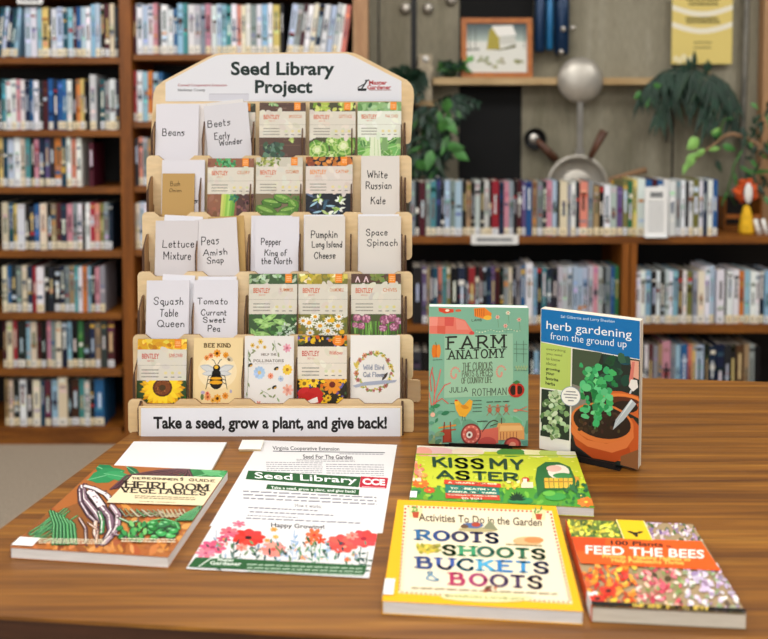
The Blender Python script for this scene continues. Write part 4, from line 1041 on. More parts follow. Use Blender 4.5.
def bee(ar):
    ar.frame(348,90,588,400)
    ar.rect(340,80,600,420,'ecd3a0'); ar.ell(465,240,95,80,'f2deb4',0,24); ar.ell(465,240,70,55,'f5e4c0',0,24)
    ar.pen('BEE KIND',400,116,528,132,5,'6a5434',.9,0,3.4)
    for cx,cy,q,c,d in ((462,160,19,'e8962a','5a3010'),(432,170,13,'e88a5c','a8502a'),(505,168,15,'e0962c','d07a20'),(412,180,13,'e6924a','a85a20'),(467,362,20,'eaa436','4a2a14'),(420,355,17,'ea9a5c','a8502a'),(505,350,16,'e8983c','b86a20'),(418,340,10,'e87a5c','8a3a20'),(445,370,12,'eab04c','8a5a20')): ar.flower(cx,cy,q,8,c,d,.5,.36)
    ar.ell(393,355,8,14,'6c7a4c'); ar.ell(396,335,10,8,'b8a8c4'); ar.ell(532,330,6,8,'b0a8c0'); ar.ell(525,185,16,10,'cfc0a4',.6); ar.ell(520,188,9,6,'7a6a50',.6)
    for sg in (-1,1):
        for x,y,L,w,t in ((462,238,80,34,-.28),(462,246,66,24,.1)):
            a=math.pi-(-t) if sg<0 else t
            ar.leaf(x+sg*6,y,L,w,a if sg>0 else math.pi-t,'b9bcc0'); ar.leaf(x+sg*10,y,L*.88,w*.7,a if sg>0 else math.pi-t,'d3d4d2')
        for k in range(3): ar.line([(462+sg*16,256+k*14),(462+sg*(40+k*3),262+k*18),(462+sg*(44+k*4),284+k*18)],3,'1c1a18')
        ar.line([(462+sg*5,208),(462+sg*16,190),(462+sg*24,188)],3,'1c1a18')
    ar.ell(461,226,18,16,'1d1b1a'); ar.ell(460,222,10,8,'e8b53c'); ar.ell(460,250,22,19,'23201c'); ar.ell(460,285,32,36,'1a1816')
    for y,w,h in ((272,29,6),(290,32,9)): ar.ell(459,y,w,h,'e5a326')
    ar.ell(458,306,24,8,'2a2420')
packet('seed_packet', 'cream Bee Kind seed packet with a large black and yellow bee', (192.7,338.8,242.5,407), 0, bee, base='ecd3a0', group=gB, seed=21)
def poll(ar):
    ar.frame(12,30,242,335)                          # zoomed box
    ar.rect(0,0,260,360,'e6e2de')
    ar.pen('HELP THE',90,106,160,114,2.6,'8a8078',.9,0,3); ar.pen('POLLINATORS',55,132,195,142,3,'8a8078',.9,0,3); ar.lines(60,148,190,152,1,'b0a8a0',.4)
    for cx,cy,q,n,c,d in ((82,188,28,11,'a8c4e2','e0c07c'),(212,175,24,10,'f0c84c','b07a30'),(210,82,20,7,'e2a0ac','c06a7c'),(215,262,26,7,'edb0a0','d88a7c'),(134,202,14,8,'eb9a7c','c85a3c'),(182,214,14,8,'b4c4d8','8aa0c0'),(48,70,11,6,'e8c04c','a8802a'),(85,55,13,6,'eac85c','a8802a'),(105,78,9,6,'e8c04c','a8802a'),(72,78,9,5,'e6bc4c','a8802a'),(80,322,14,6,'e09a8c','b05a3c')): ar.flower(cx,cy,q,n,c,d,.5,.3)
    for x,y,t in ((28,95,1.2),(40,105,2),(30,125,1),(45,88,.4),(60,95,2.6),(98,282,.6),(125,285,.4),(102,268,2.5),(118,262,-.4),(140,60,1),(150,75,2),(165,60,.6),(170,100,1.6),(225,310,2),(30,230,1.3),(24,270,1.5),(30,300,1),(165,295,1),(158,280,2.2)): ar.leaf(x,y,22,8,t,jit('8a9a6c',16,ar.r))
    for x,y in ((152,250),(160,170),(38,155)): ar.ell(x,y,12,7,'3c3a34',-.5); ar.ell(x+5,y+3,7,4,'cfa04a',-.5)
    for P in (((28,90),(30,200),(24,320)),((150,50),(158,90),(175,120)),((90,262),(118,276),(138,290))): ar.line(list(P),2,'9aa68a')
packet('seed_packet', 'white Help the Pollinators seed packet scattered with small flowers', (244,337,293.6,407), 0, poll, base='e6e2de', group=gB, seed=22)
def wreath(ar):
    ar.frame(497,27,722,330)
    ar.rect(480,10,740,350,'ece8e3')
    for k in range(54):
        t = k/54*2*math.pi; q = 1+ar.r.uniform(-.06,.06); x,y = 603+80*q*math.cos(t), 181+78*q*math.sin(t)
        ar.leaf(x,y,ar.r.uniform(14,24),9,t+1.57+ar.r.uniform(-.8,.8),jit(ar.r.choice(['8fa35c','b0b86c','6f8c50','c9b65c']),12,ar.r))
    for k in range(17):
        t = k/17*2*math.pi+.1; x,y = 603+80*math.cos(t), 181+80*math.sin(t)
        ar.flower(x,y,ar.r.uniform(8,13),6,ar.r.choice(['e0c45a','d98a6c','c9787c','ead27a','b86a6c']),'8a5a3c',.5,.3)
    ar.poly([(508,240),(560,225),(640,218),(708,216),(700,226),(640,234),(560,240),(520,248)],'a9b0c4')
    ar.leaf(640,218,44,14,-.9,'4a4038'); ar.leaf(520,165,34,16,-1.2,'d9bc5c')
    ar.pen('Wild Bird',556,152,650,172,4,'a4a8b8',0,0,2.2); ar.pen('Cut Flower',556,184,652,202,4,'a4a8b8',0,0,1.8)
packet('seed_packet', 'white seed packet with a flower wreath at the lower right of the rack', (350.3,336.3,400,407), 0, wreath, base='ece8e3', group=gB, seed=23)
# ================================================================== BOOKS AND PAPERS ON THE TABLE
def fit(corners, z):
    TL, TR, BR, BL = [T(*c, z) for c in corners]
    rt = lambda d: Vector((d.y, -d.x, 0)).normalized()
    u = ((BR-BL).normalized()*1.5+(TR-TL).normalized()*1.5+rt(TL-BL)+rt(TR-BR)).normalized(); ang = math.atan2(u.y, u.x)
    v = Vector((-u.y, u.x, 0)); w = ((BR-BL).dot(u)+(TR-TL).dot(u))/2; h = ((TL-BL).dot(v)+(TR-BR).dot(v))/2
    c = (TL+TR+BR+BL)/4; return c-u*w/2-v*h/2, ang, w, h
def art_into(ar, m, z): ar.into(m, Matrix.Translation((0,0,z)))
def bookmesh(t, w, h, th, cover, spinec, pagem='pages', r=.0, mat='gloss', ar=None, sticker=None, off=0):
    """paperback lying face up: x across, y up the page, z thickness"""
    ct = .0005
    m = MB(); e = .001
    m.box((0,0,0), (w,h,ct), cover, mat); m.box((0,0,th-ct), (w,h,th), cover, mat)
    m.box((-.0006,0,0), (0,h,th), spinec, mat)
    if ar: art_into(ar, m, th)
    cov = m.build('cover', t)
    m = MB(); m.box((.0004,.0006,ct), (w-.0006,h-.0006,th-ct), 'e4ddcd', pagem); m.build('page_block', t)
    if sticker:
        x0,y0,x1,y1 = sticker; m = MB(); m.box((x0-.0004 if x0 > 0 else -.0012,y0,th+.0012), (x1,y1,th+.0016), 'f0eee9', 'paper')
        if x0 <= 0: m.box((-.0012,y0,th*.15), (-.0007,y1,th+.0016), 'f0eee9', 'paper')
        m.build('spine_label', cov, 'white library label')
def flat(name, label, cat, corners, th, **k):
    o, ang, w, h = fit(corners, TZ+th); print(name, label[:24], 'w %.3f h %.3f ang %.1f' % (w, h, math.degrees(ang)))
    return thing(name, label, cat, (o.x, o.y, TZ+.0003), (0,0,ang)), w, h

# ---- guide to heirloom vegetables
Q = [(99.4,466),(228.5,470),(167.5,559),(11,546)]
t, w, h = flat('paperback_book', 'lying green and brown gardening paperback about heirloom vegetables, left on the table', 'book', Q, .0135)
ar = Art(w, h, seed=31, mat='gloss'); Z = [(318,83),(731,96),(536,381),(35,339)]; ar.quad(Z); r = ar.r; ar.slope = .032
ar.rect(-50,50,800,450,'a8622c')
scat(ar, (120,200,620,360), 80, ['c47c3c','a85e28','d2904c','8f4c22'], 8, 24, .3, .5)
for x,y,L,ww,a,c in ((300,85,90,40,.4,'1f7a4a'),(280,130,120,46,-.25,'2a8a52'),(330,110,90,30,.15,'35985c'),(400,88,60,24,.6,'1e6a42'),(560,98,120,50,.25,'2c8a4c'),(600,120,140,50,-.2,'1f7a40'),(680,100,90,36,.4,'3a9c5a'),(640,95,70,30,.1,'5cb070')): ar.leaf(x,y,L,ww,a,c,'7cc08c')
for k in range(9): ar.bean([(352+k*12,158-k*2),(400+k*12,116+k*2),(500+k*14,98+k*3),(600,90+k)],8,jit('4a2430',12,r),'1c0c14','8a5a64')
ar.poly([(60,330),(120,250),(250,200),(300,250),(280,330)],'8a5426'); scat(ar,(90,300,540,370),60,['c07a3a','a86430','d8904c','8a4c20'],9,22,.3,.5)
for k in range(22):
    x0 = 92+r.uniform(0,60); y0 = 262+r.uniform(0,55); a = r.uniform(.5,1.2); L = r.uniform(60,105)
    ar.bean([(x0,y0+14),(x0+L*.5,y0-L*.32*a+14),(x0+L,y0-L*.62*a+8)],5.5,jit(r.choice(['1f7038','2f8a48','3f9a54','17582f']),10,r))
for k in range(7): x0=160+k*10; ar.bean([(x0,222+k*6),(x0+12,270),(x0+4+k*2,335)],7,jit(r.choice(['1f7038','2f8a48']),10,r))
for P,w_,c in (([(262,150),(268,190),(300,232),(318,262)],15,'8f7480'),([(255,160),(256,200),(278,240),(300,262)],11,'5c4050'),([(272,150),(300,158),(335,176),(352,196)],13,'e0d4d4'),([(286,168),(304,190),(322,218)],22,'e6dadc'),
        ([(322,218),(344,246),(350,290),(330,326)],20,'7a5c6c'),([(352,212),(372,240),(368,282),(346,312),(322,336)],16,'a88c96'),([(312,232),(322,262),(318,300)],12,'3f8a50'),([(300,262),(296,300),(306,330)],11,'c8a890'),
        ([(250,252),(268,284),(268,330)],8,'6a4a3c'),([(276,266),(306,290),(300,334)],7,'b88a64'),([(372,250),(410,268),(434,262)],9,'4f9a58'),([(352,300),(390,316),(430,310)],8,'7a5060')):
    ar.bean(P,w_,c,'2c1a20','f0e6e4')
    for k in range(10):
        p = r.choice(P); ar.ell(p[0]+r.uniform(-w_*.4,w_*.4), p[1]+r.uniform(-12,12), 3, 2, jit('5a3448',14,r))
for k in range(26): x=r.uniform(470,562); y=r.uniform(262,318); ar.ell(x,y+3,19,10,'0f3a1c',r.uniform(-.4,.4)); ar.ell(x,y,17,8.5,jit(r.choice(['1f8038','2f9a48','4ab25c','187034']),10,r), r.uniform(-.5,.5)); ar.ell(x-3,y-3,7,2.4,'8cd494')
ar.bean([(478,262),(520,256),(560,268),(572,290)],8,'2f9a48')
for k in range(18): x=r.uniform(370,465); y=r.uniform(268,325); ar.ell(x,y+2,13,8,'12401f'); ar.ell(x,y,12,7,jit(r.choice(['1f7a38','3f9a50','6ab25c']),10,r), r.uniform(0,3))
for k in range(8): ar.bean([(376+k*18,222+k),(396+k*20,248),(436+k*20,232+k)],5,jit(r.choice(['3f7a40','8a6a4c','d0b8a0','5a3a44']),12,r),'3a2418')
for k in range(7): x0=500+k*14; ar.bean([(x0,226),(x0+16,252),(x0+40,238)],4,jit('d0b090',14,r),'5c3c28')
for k in range(8): ar.bean([(560+k*9,262),(592+k*7,240),(644,212+k)],6,jit('2a8a4a',14,r))
ar.poly([(418,118),(712,121),(682,214),(336,204)],'ead9b2'); ar.poly([(418,118),(712,121),(711,124),(416,121)],'f3e8ca')
ar.pen('THE',418,124,444,131,3,'5a4a38',.8); ar.pen("BEGINNER",450,124,565,133,4,'4a3a2c',.8); ar.pen('S',574,124,582,133,4,'4a3a2c'); ar.pen('GUIDE',602,127,688,137,4,'4a3a2c',.8)
ar.pen('HEIRLOOM',398,137,668,166,7.5,'1c120c',1.2,0,2.6); ar.pen('VEGETABLES',384,155,660,180,6.5,'1c120c',1.2,0,2.4)
ar.lines(425,180,625,192,2,'6a5a44',.4); ar.pen('MARIE IANNOTTI',440,200,560,205,2,'6a5a44',0)
ar.lines(120,316,330,334,3,'f0e4c4',.4); ar.lines(380,318,560,334,2,'f0e4c4',.4)
bookmesh(t, w, h, .0135, 'b06c34', '8c5a34', 'whitepages', ar=ar, sticker=(.0,.0035,.026,.022))

# ---- yellow book
Q = [(400.5,501),(556,505.5),(583,612),(379.5,600.5)]
t, w, h = flat('paperback_book', 'lying yellow framed book reading Roots Shoots Buckets and Boots, front middle of the table', 'book', Q, .0145)
ar = Art(w, h, seed=32, mat='gloss'); ar.quad([(92,218),(569,230),(650,552),(30,528)]); r = ar.r; ar.slope = .028
ar.rect(-60,150,760,620,'f4b414')
ar.poly([(110,234),(556,244),(617,529),(80,503)],'efdcb6'); ar.poly([(122,243),(546,252),(602,520),(94,495)],'f2e3c2')
def dashes(a, b, n, s=3.4):
    for i in range(n):
        q = (i+.5)/n; x = a[0]+(b[0]-a[0])*q; y = a[1]+(b[1]-a[1])*q; ar.ell(x,y,s,s*.8,'c9402c')
dashes((116,238),(550,248),34); dashes((84,500),(610,525),36); dashes((114,240),(82,498),24); dashes((552,250),(610,522),26)
for x in (142,515): ar.poly([(x-20,240),(x+22,242),(x+20,272),(x-18,270)],'e9d9a0'); ar.poly([(x-10,254),(x+12,254),(x+8,272),(x-6,272)],'b84a2c'); leaves(ar,(x-12,240,x+8,252),8,['5a8a3c','7fa84c'],8,14)
ar.text('Activities To Do in the Garden',152,258,525,292,'5a4a3c',.012)
ar.ell(330,305,60,7,'b8a878'); ar.poly([(285,288),(330,282),(350,292),(330,302),(290,300)],'4a6a9c'); ar.ell(325,290,14,7,'b0402c'); ar.poly([(345,302),(368,276),(392,306)],'8a8a6a'); ar.ell(290,296,12,6,'6a4a30')
ar.pen('ROOTS',148,310,392,344,13,'33508c',1.1,0,3,['2f6a9c','2a4a8a','5a4a9c','30305a','2f5aa0'])
ar.ell(480,338,44,14,'e0b07c'); ar.ell(500,334,30,10,'d08a50'); ar.lines(415,345,525,352,1,'8a7a4c',.6)
ar.ell(175,365,34,14,'c9b23c'); scat(ar,(140,352,215,380),20,['d9c84c','a8a03c','8f8a30'],4,8)
ar.pen('SHOOTS',224,355,534,391,13,'2f7a5a',1.1,0,3,['2f7a4a','3a9a6a','2f6a5a','35906a','2a6a4a','3a7a5a'])
ar.pen('BUCKETS',146,393,545,435,13,'2a4a8c',1.1,0,3,['23407c','3a5aa8','3a9ac0','4aa8d0','2f7ab8','3a90c8','4a5a9c'])
ar.pen('&',168,436,205,464,6,'5a9ac0'); ar.pen('BOOTS',246,440,524,482,13,'a03050',1.1,0,3,['b02a5a','a83068','8a3a3c','4a305a','3a2a5c'])
ar.lines(120,482,570,494,1,'8a7a5a',.35); scat(ar,(345,478,380,498),10,['8a3a2c','5a4a30','a85a3c'],4,8)
ar.ell(352,514,145,15,'e9e2a8'); ar.pen('SHARON LOVEJOY',225,508,470,521,3.6,'8f9450',.8)
bookmesh(t, w, h, .0145, 'f4b414', 'f0ae10', 'whitepages', ar=ar, sticker=(0,.010,.0105,.040))

# ---- kiss my aster
Q = [(419,446.5),(576,451),(592.8,507.5),(408,500)]
t, w, h = flat('paperback_book', 'lying bright green landscape-format book reading Kiss My Aster', 'book', Q, .0125)
ar = Art(w, h, seed=33, mat='gloss'); ar.quad([(150,50),(629,63),(680,236),(115,212)]); r = ar.r; ar.slope = .03
ar.rect(60,30,760,260,'c9d035')
ar.rect(60,30,760,66,'e9e3d0'); 
for cx,rx,c in ((200,60,'e8b8b8'),(300,50,'f0d8c0'),(430,44,'3f8a3c'),(510,40,'e9dfa8'),(560,44,'b8c860'),(610,40,'dcd8c0'),(165,28,'e9a090')): ar.ell(cx,68,rx,14,c)
ar.rect(60,74,760,78,'a8b82c')
for k in range(70): ar.ell(r.uniform(120,670), r.uniform(78,160), 5, 2, jit('dfe060',12,r))
for k in range(60): x=r.uniform(120,680); ar.line([(x,r.uniform(80,230)),(x+5,r.uniform(80,90)+r.uniform(0,130))] if 0 else [(x,150),(x+3,140)],2,'a4b82c')
ar.rect(60,176,760,262,'4f9a30'); scat(ar,(100,176,690,240),70,['3c8a34','6aac38','2f7a3c','86bc3c'],6,14,.3,.5)
for x,y,q,c in ((150,165,26,'e8742c'),(160,140,14,'f0a04c'),(175,185,18,'d85a2c'),(135,190,16,'2f7a4c'),(620,150,20,'e2a03c'),(655,220,30,'e2782c'),(640,200,16,'2a6a3c')): ar.flower(x,y,q,9,c,'f2d04a',.5,.2,0,.55)
scat(ar,(125,95,160,160),20,['e8a080','e9d0b0','d87a5c'],4,9)
ar.pen('KISS',196,87,345,118,11,'173f28'); ar.pen('MY',368,89,468,121,11,'173f28'); ar.pen('ASTER',203,126,447,156,11,'173f28',0,0,2.4)
ar.poly([(222,153),(392,165),(394,177),(220,166)],'d8402c'); ar.pen('A GRAPHIC GUIDE',234,160,380,168,3,'f4e4c0',0)
ar.poly([(224,168),(386,178),(388,216),(222,206)],'1f7a6a'); ar.pen('TO CREATING A',240,177,375,186,3.4,'f2ead0'); ar.pen('FANTASTIC YARD',234,188,378,196,3.4,'f2ead0'); ar.poly([(222,194),(386,201),(388,216),(222,210)],'c8402c'); ar.pen('TOTALLY TAILORED',230,199,380,205,3,'f2ead0'); ar.pen('TO YOU',270,208,330,215,3.4,'f2ead0')
ar.poly([(505,205),(500,150),(508,115),(535,98),(575,98),(610,112),(625,150),(622,180),(560,185),(528,180)],'2a6a34'); ar.ell(574,128,34,22,'f0e2d0'); ar.ell(560,118,24,10,'e8b8a8'); ar.ell(585,140,30,9,'3f8a4c'); 
for k in range(6): ar.rect(528+k*15,147,541+k*15,178,jit('e2b43c',8,r))
ar.rect(526,156,616,160,'b8842c')
ar.ell(470,152,12,7,'c83a2c'); ar.rect(455,160,492,178,'e9dcb8'); ar.rect(462,150,474,162,'f0e8d0'); scat(ar,(400,158,455,180),14,['e9d04a','f0e49c','c8a83c'],3,7)
ar.ell(450,218,40,12,'2f8a4a'); 
for k in range(9): ar.leaf(440,216,28,7,-3+k*.36,'12301e')
leaves(ar,(600,165,660,195),14,['2a6a3c','1f5a34','4a9a4c'],14,28); ar.ell(560,205,34,12,'3c9a44'); ar.ell(540,195,20,8,'6ab848')
bookmesh(t, w, h, .0125, 'c9d035', '3f7a4c', 'whitepages', ar=ar, sticker=(0,.004,.0085,.022))

# ---- feed the bees
Q = [(568,520),(692.3,524),(747,614.5),(590,607)]
t, w, h = flat('paperback_book', 'lying orange and floral paperback reading Feed the Bees, front right of the table', 'book', Q, .0165)
ar = Art(w, h, seed=34, mat='gloss'); ar.quad([(64,35),(503,50),(684,365),(140,343)]); r = ar.r; ar.slope = .035
ar.rect(0,0,760,420,'a8906c')
ar.poly([(60,30),(240,30),(262,112),(60,112)],'6a7a34'); scat(ar,(64,34,255,104),110,['d8d83c','e9e05a','8a9c3c','4f6a2c','c9b83c'],5,11,.3,.6)
scat(ar,(335,40,550,128),120,['a88ca8','c9b0c0','6a7a4c','8a6a94','d8c8d0','5a6a44','e2d8c8'],5,11,.3,.6)
scat(ar,(110,200,690,360),20,['5a4a34','7a6a4c'],12,20)
for k in range(430):
    x = r.uniform(110,690); y = r.uniform(198,362); u = (x-110)/560
    pal = ['e8602c','e8842c','d83a2c','f0a03c','c9502c','f0c040'] if u < .33 else (['e88a8c','d85a6c','e8b8a0','c84a5c','8a9a5c','f0d8c8'] if u < .62 else ['e9dce4','c9b0cc','d8c8e0','a890b0','f0e8e4','9aa87c'])
    q = r.uniform(7,14); ar.ell(x,y,q,q*.6,jit(r.choice(pal),14,r),r.uniform(0,3),8,.25)
for x,y in ((200,292),(160,320)): ar.flower(x,y,32,10,'d83a24','2a1410',.5,.35,0,.5)
ar.poly([(72,101),(530,115),(596,218),(108,194)],'ec5e1c'); ar.poly([(72,101),(200,105),(190,150),(95,150)],'e24a18')
ar.poly([(236,36),(330,38),(362,112),(262,108)],'f0c41c'); ar.line([(236,36),(262,108)],3,'f6e8b0'); ar.line([(330,38),(362,112)],3,'f6e8b0')
ar.ell(302,90,10,6,'1a1410'); ar.leaf(300,88,28,8,3.4,'1a1410'); ar.leaf(304,88,28,8,-.2,'1a1410'); ar.ell(306,97,6,5,'3a2a14')
ar.text('100 Plants',215,113,398,136,'2c1a10',.03); ar.text('to',408,128,426,138,'2c1a10',.02)
ar.text('FEED THE BEES',126,131,540,176,'fbf3ea',.02)
ar.text('Provide a Healthy Habitat to',185,162,492,189,'f2d060',.02); ar.text('Help Pollinators Thrive',216,176,468,202,'f2d060',.02)
ar.poly([(130,328),(676,352),(690,368),(140,345)],'17120e'); ar.pen('THE XERCES SOCIETY',282,338,550,360,6,'d8b84c')
bookmesh(t, w, h, .0165, '6a5a3c', 'e0501c', 'pages', ar=ar, sticker=(0,.0035,.010,.026))

# ---- blank pad and small card box behind
o, ang, w, h = fit([(136,442.8),(226.8,441.2),(210,474),(105,472)], TZ+.004)
print('pad', w, h, ang)
t = thing('paper_pad', 'blank white paper pad lying between the rack and the heirloom vegetables book', 'pad', (o.x, o.y, TZ+.0003), (0,0,ang))
m = MB(); m.box((0,0,.0036), (w,h,.004), 'e1dfe0', 'paper'); m.build('top_sheet', t)
m = MB(); m.box((0,0,0), (w,h,.0036), 'e0dccf', 'pages'); m.build('page_block', t)
o, ang, w, h = fit([(241,443.5),(262,443.5),(262,449.5),(238,449.5)], TZ+.006)
t = thing('card_box', 'small cream box with a white top lying under the rack sign beside the flyer', 'box', (o.x, T(240,451.5).y, TZ+.0003), (0,0,0))
w = .034
m = MB(); m.box((0,0,0), (w,.034,.0035), 'c9b48c', 'paper'); m.build('box_body', t)
m = MB(); m.box((-.001,-.001,.0035), (w+.001,.035,.0045), 'efece4', 'paper'); m.build('lid', t)

# ---- flyers
def sheet(label, corners, z, ar_fn, seed, curl=0):
    o, ang, w, h = fit(corners, TZ+z); print('sheet w %.3f h %.3f' % (w, h))
    ar = Art(w, h, seed=seed, dz=2e-6); ar_fn(ar)
    m = MB(); m.box((0,0,0), (w,h,.00025), 'dedcdc', 'paper'); ar.into(m, Matrix.Translation((0,0,.00025)))
    if curl:
        nv = []
        for v in m.v: nv.append(v)
    return m.build('flyer', None, label, 'flyer', loc=(o.x, o.y, TZ+z)), ang
ZF = 3.4909
def zq(P): return P
o_, a_ = sheet('white seed garden sheet lying half under the flowered Seed Library flyer', [(265,441.5),(397.3,444),(382.5,533),(203,526)], .0004,
    lambda ar: (ar.quad([(297,40),(758,48),(707,360),(85,335)]),
        ar.text('Virginia Cooperative Extension',335,58,560,74,'2c2c34',.012), ar.rect(335,73,716,76,'6a6a70'), ar.lines(560,76,712,84,1,'9a9aa0',.4),
        ar.text('Seed For The Garden',435,84,604,98,'2c2c32',.015), ar.lines(412,98,612,108,2,'8c8c94',.4),
        ar.lines(308,108,500,148,6,'97979f',.4), ar.lines(512,112,712,156,6,'97979f',.4)), 41)
o_.rotation_euler = (0,0,a_)
def fly(ar):
    ar.quad([(237,152),(735,164),(655,516),(15,484)]); r = ar.r; ar.slope = .035
    ar.poly([(247,152),(637,168),(628,203),(236,181)],'2c5a34'); ar.poly([(637,166),(733,170),(728,206),(630,203)],'b8283a')
    ar.text('Seed Library',268,157,622,196,'f6f6f4',.012); ar.text('CCE',642,172,722,196,'f8f4f4',.04); ar.lines(640,198,720,203,1,'e8c0c4',.4)
    ar.poly([(310,197),(630,210),(628,230),(304,213)],'2c5a34'); ar.text('Take a seed, grow a plant, and give back!',322,203,616,225,'eef2ec',.012)
    ar.lines(225,216,690,250,3,'85858e',.4); ar.text('How it works:',402,260,495,276,'3c3c46'); ar.lines(240,270,480,282,1,'80808a',.35); ar.lines(244,284,540,296,1,'80808a',.35); ar.lines(236,298,410,307,1,'80808a',.35); ar.lines(230,306,630,318,1,'80808a',.35)
    ar.text('Happy Growing!',316,326,502,352,'16161c',.02)
    for x,y,L,t_,c in ((120,390,40,-1.2,'8a9ab0'),(180,420,50,-1.3,'5a6a5c'),(260,420,46,-1.8,'3a5a4c'),(330,430,60,-1.5,'9ab0c8'),(385,420,60,-1.2,'a8b8d0'),(400,400,50,-1.8,'8aa8c8'),(455,440,60,-1.7,'5a8a6c'),(475,440,60,-1,'6a9a7c'),(620,440,46,-1,'2f5a4c'),(640,460,50,-.8,'3a5a44'),(120,450,44,-.3,'3a5a4c'),(190,440,40,-.2,'2f4a44')):
        ar.line([(x,y+40),(x+L*.4*math.cos(t_),y+L*math.sin(t_))],3,c)
        for k in range(5): ar.leaf(x+L*.3*math.cos(t_)*k*.3, y+30+L*math.sin(t_)*k*.25,20,7,t_+(-1)**k*.9,c)
    for x,y,q,n,c,d,sq in ((235,378,60,9,'d83a34','3a1a1c',.5),(170,360,34,7,'e06a7c','b83a54',.55),(205,332,24,6,'e87a8c','c04a64',.5),(110,412,48,8,'d8607c','a83a5c',.5),(85,432,36,7,'e07a8c','b04a6c',.5),(150,384,26,6,'c84a6c','e9b04a',.5),
        (320,418,46,9,'ee8a80','c8544c',.6),(465,368,30,6,'e8603c','c83a2c',.8),(450,388,22,5,'e87a4c','c83a2c',.7),(488,386,20,5,'e0502c','c83a2c',.7),(562,398,60,9,'e85a50','a8303c',.55),(640,380,56,9,'e04a4c','a82a38',.55),(600,370,24,6,'ee8a7c','c8443c',.6),
        (325,350,14,6,'e8a04c','c87a2c',.6),(330,375,12,6,'e8b45c','c87a2c',.6),(300,388,12,6,'e89a4c','b86a2c',.6),(425,446,16,6,'f0a06c','d8703c',.6),(605,435,12,6,'e8a45c','b86a2c',.6),(580,452,14,6,'e07a4c','b8502c',.6),(365,440,10,6,'a8b8d8','7a8ab0',.6),(210,412,22,6,'e88a7c','c8544c',.6),(510,420,14,6,'a8c0e0','8098c0',.6)):
        ar.flower(x,y,q,n,c,d,.55,.2,r.uniform(0,1),sq)
    for k in range(60):
        x = r.uniform(90,650); y = r.uniform(395,462); ar.leaf(x,y,r.uniform(14,30),r.uniform(6,10),r.uniform(-2.6,-.5),jit(r.choice(['2f4a4c','3a5a44','5a7a6c','8aa0b8','6a8a5c']),14,r))
    scat(ar,(100,400,640,470),46,['8a9a7c','b8c4a4','e9a48c','5a7a5c','a8b8cc'],3,7,.2,.6)
    ar.poly([(50,447),(205,452),(650,474),(636,508),(22,480)],'2c5a34'); ar.text('Master',125,450,182,462,'dfe8dc',.02); ar.text('Gardener',98,460,206,476,'dfe8dc',.02); ar.line([(60,478),(100,452),(128,448)],5,'dfe8dc')
    ar.lines(225,466,632,500,3,'a8c0a8',.35)
o_, a_ = sheet('white Seed Library flyer with red watercolor flowers along its lower edge', [(246.5,471),(389.8,476),(367.6,577.8),(184.3,569)], .0009, fly, 42)
o_.rotation_euler = (0,0,a_)

# ---- standing books on black metal stands
def standing(label, BLp, BRp, hpx, th, lean, cover, artq, draw, seed, pagec='whitepages', toppx=0, tiny=0):
    a, b = T(*BLp), T(*BRp); u = (b-a); w = u.length; ang = math.atan2(u.y, u.x)
    h = hpx
    print(label[:20], 'w %.3f h %.3f ang %.1f' % (w, h, math.degrees(ang)))
    root = thing('paperback_book', label, 'book', (a.x, a.y, TZ+.0042), (R(90-lean), 0, ang))
    root.rotation_mode = 'XYZ'
    q = Matrix.Rotation(ang, 4, 'Z') @ Matrix.Rotation(R(90-lean), 4, 'X'); root.rotation_euler = q.to_euler()
    ar = Art(w, h, seed=seed, mat='gloss'); ar.quad(artq); draw(ar)
    bookmesh(root, w, h, th, cover, cover, pagec, ar=ar)
    # the mesh is built face-up with thickness towards +z (towards the viewer): shift back so the cover foot sits on the line
    for c in root.children: c.location = (0,0,-th)
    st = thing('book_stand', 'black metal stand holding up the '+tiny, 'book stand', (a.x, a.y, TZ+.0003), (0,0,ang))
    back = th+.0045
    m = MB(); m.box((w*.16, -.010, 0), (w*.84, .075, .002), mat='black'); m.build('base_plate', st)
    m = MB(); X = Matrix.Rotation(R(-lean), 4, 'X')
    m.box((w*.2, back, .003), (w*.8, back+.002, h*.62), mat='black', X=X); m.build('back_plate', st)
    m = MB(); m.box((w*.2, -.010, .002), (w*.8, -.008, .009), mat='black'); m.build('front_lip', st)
    return root
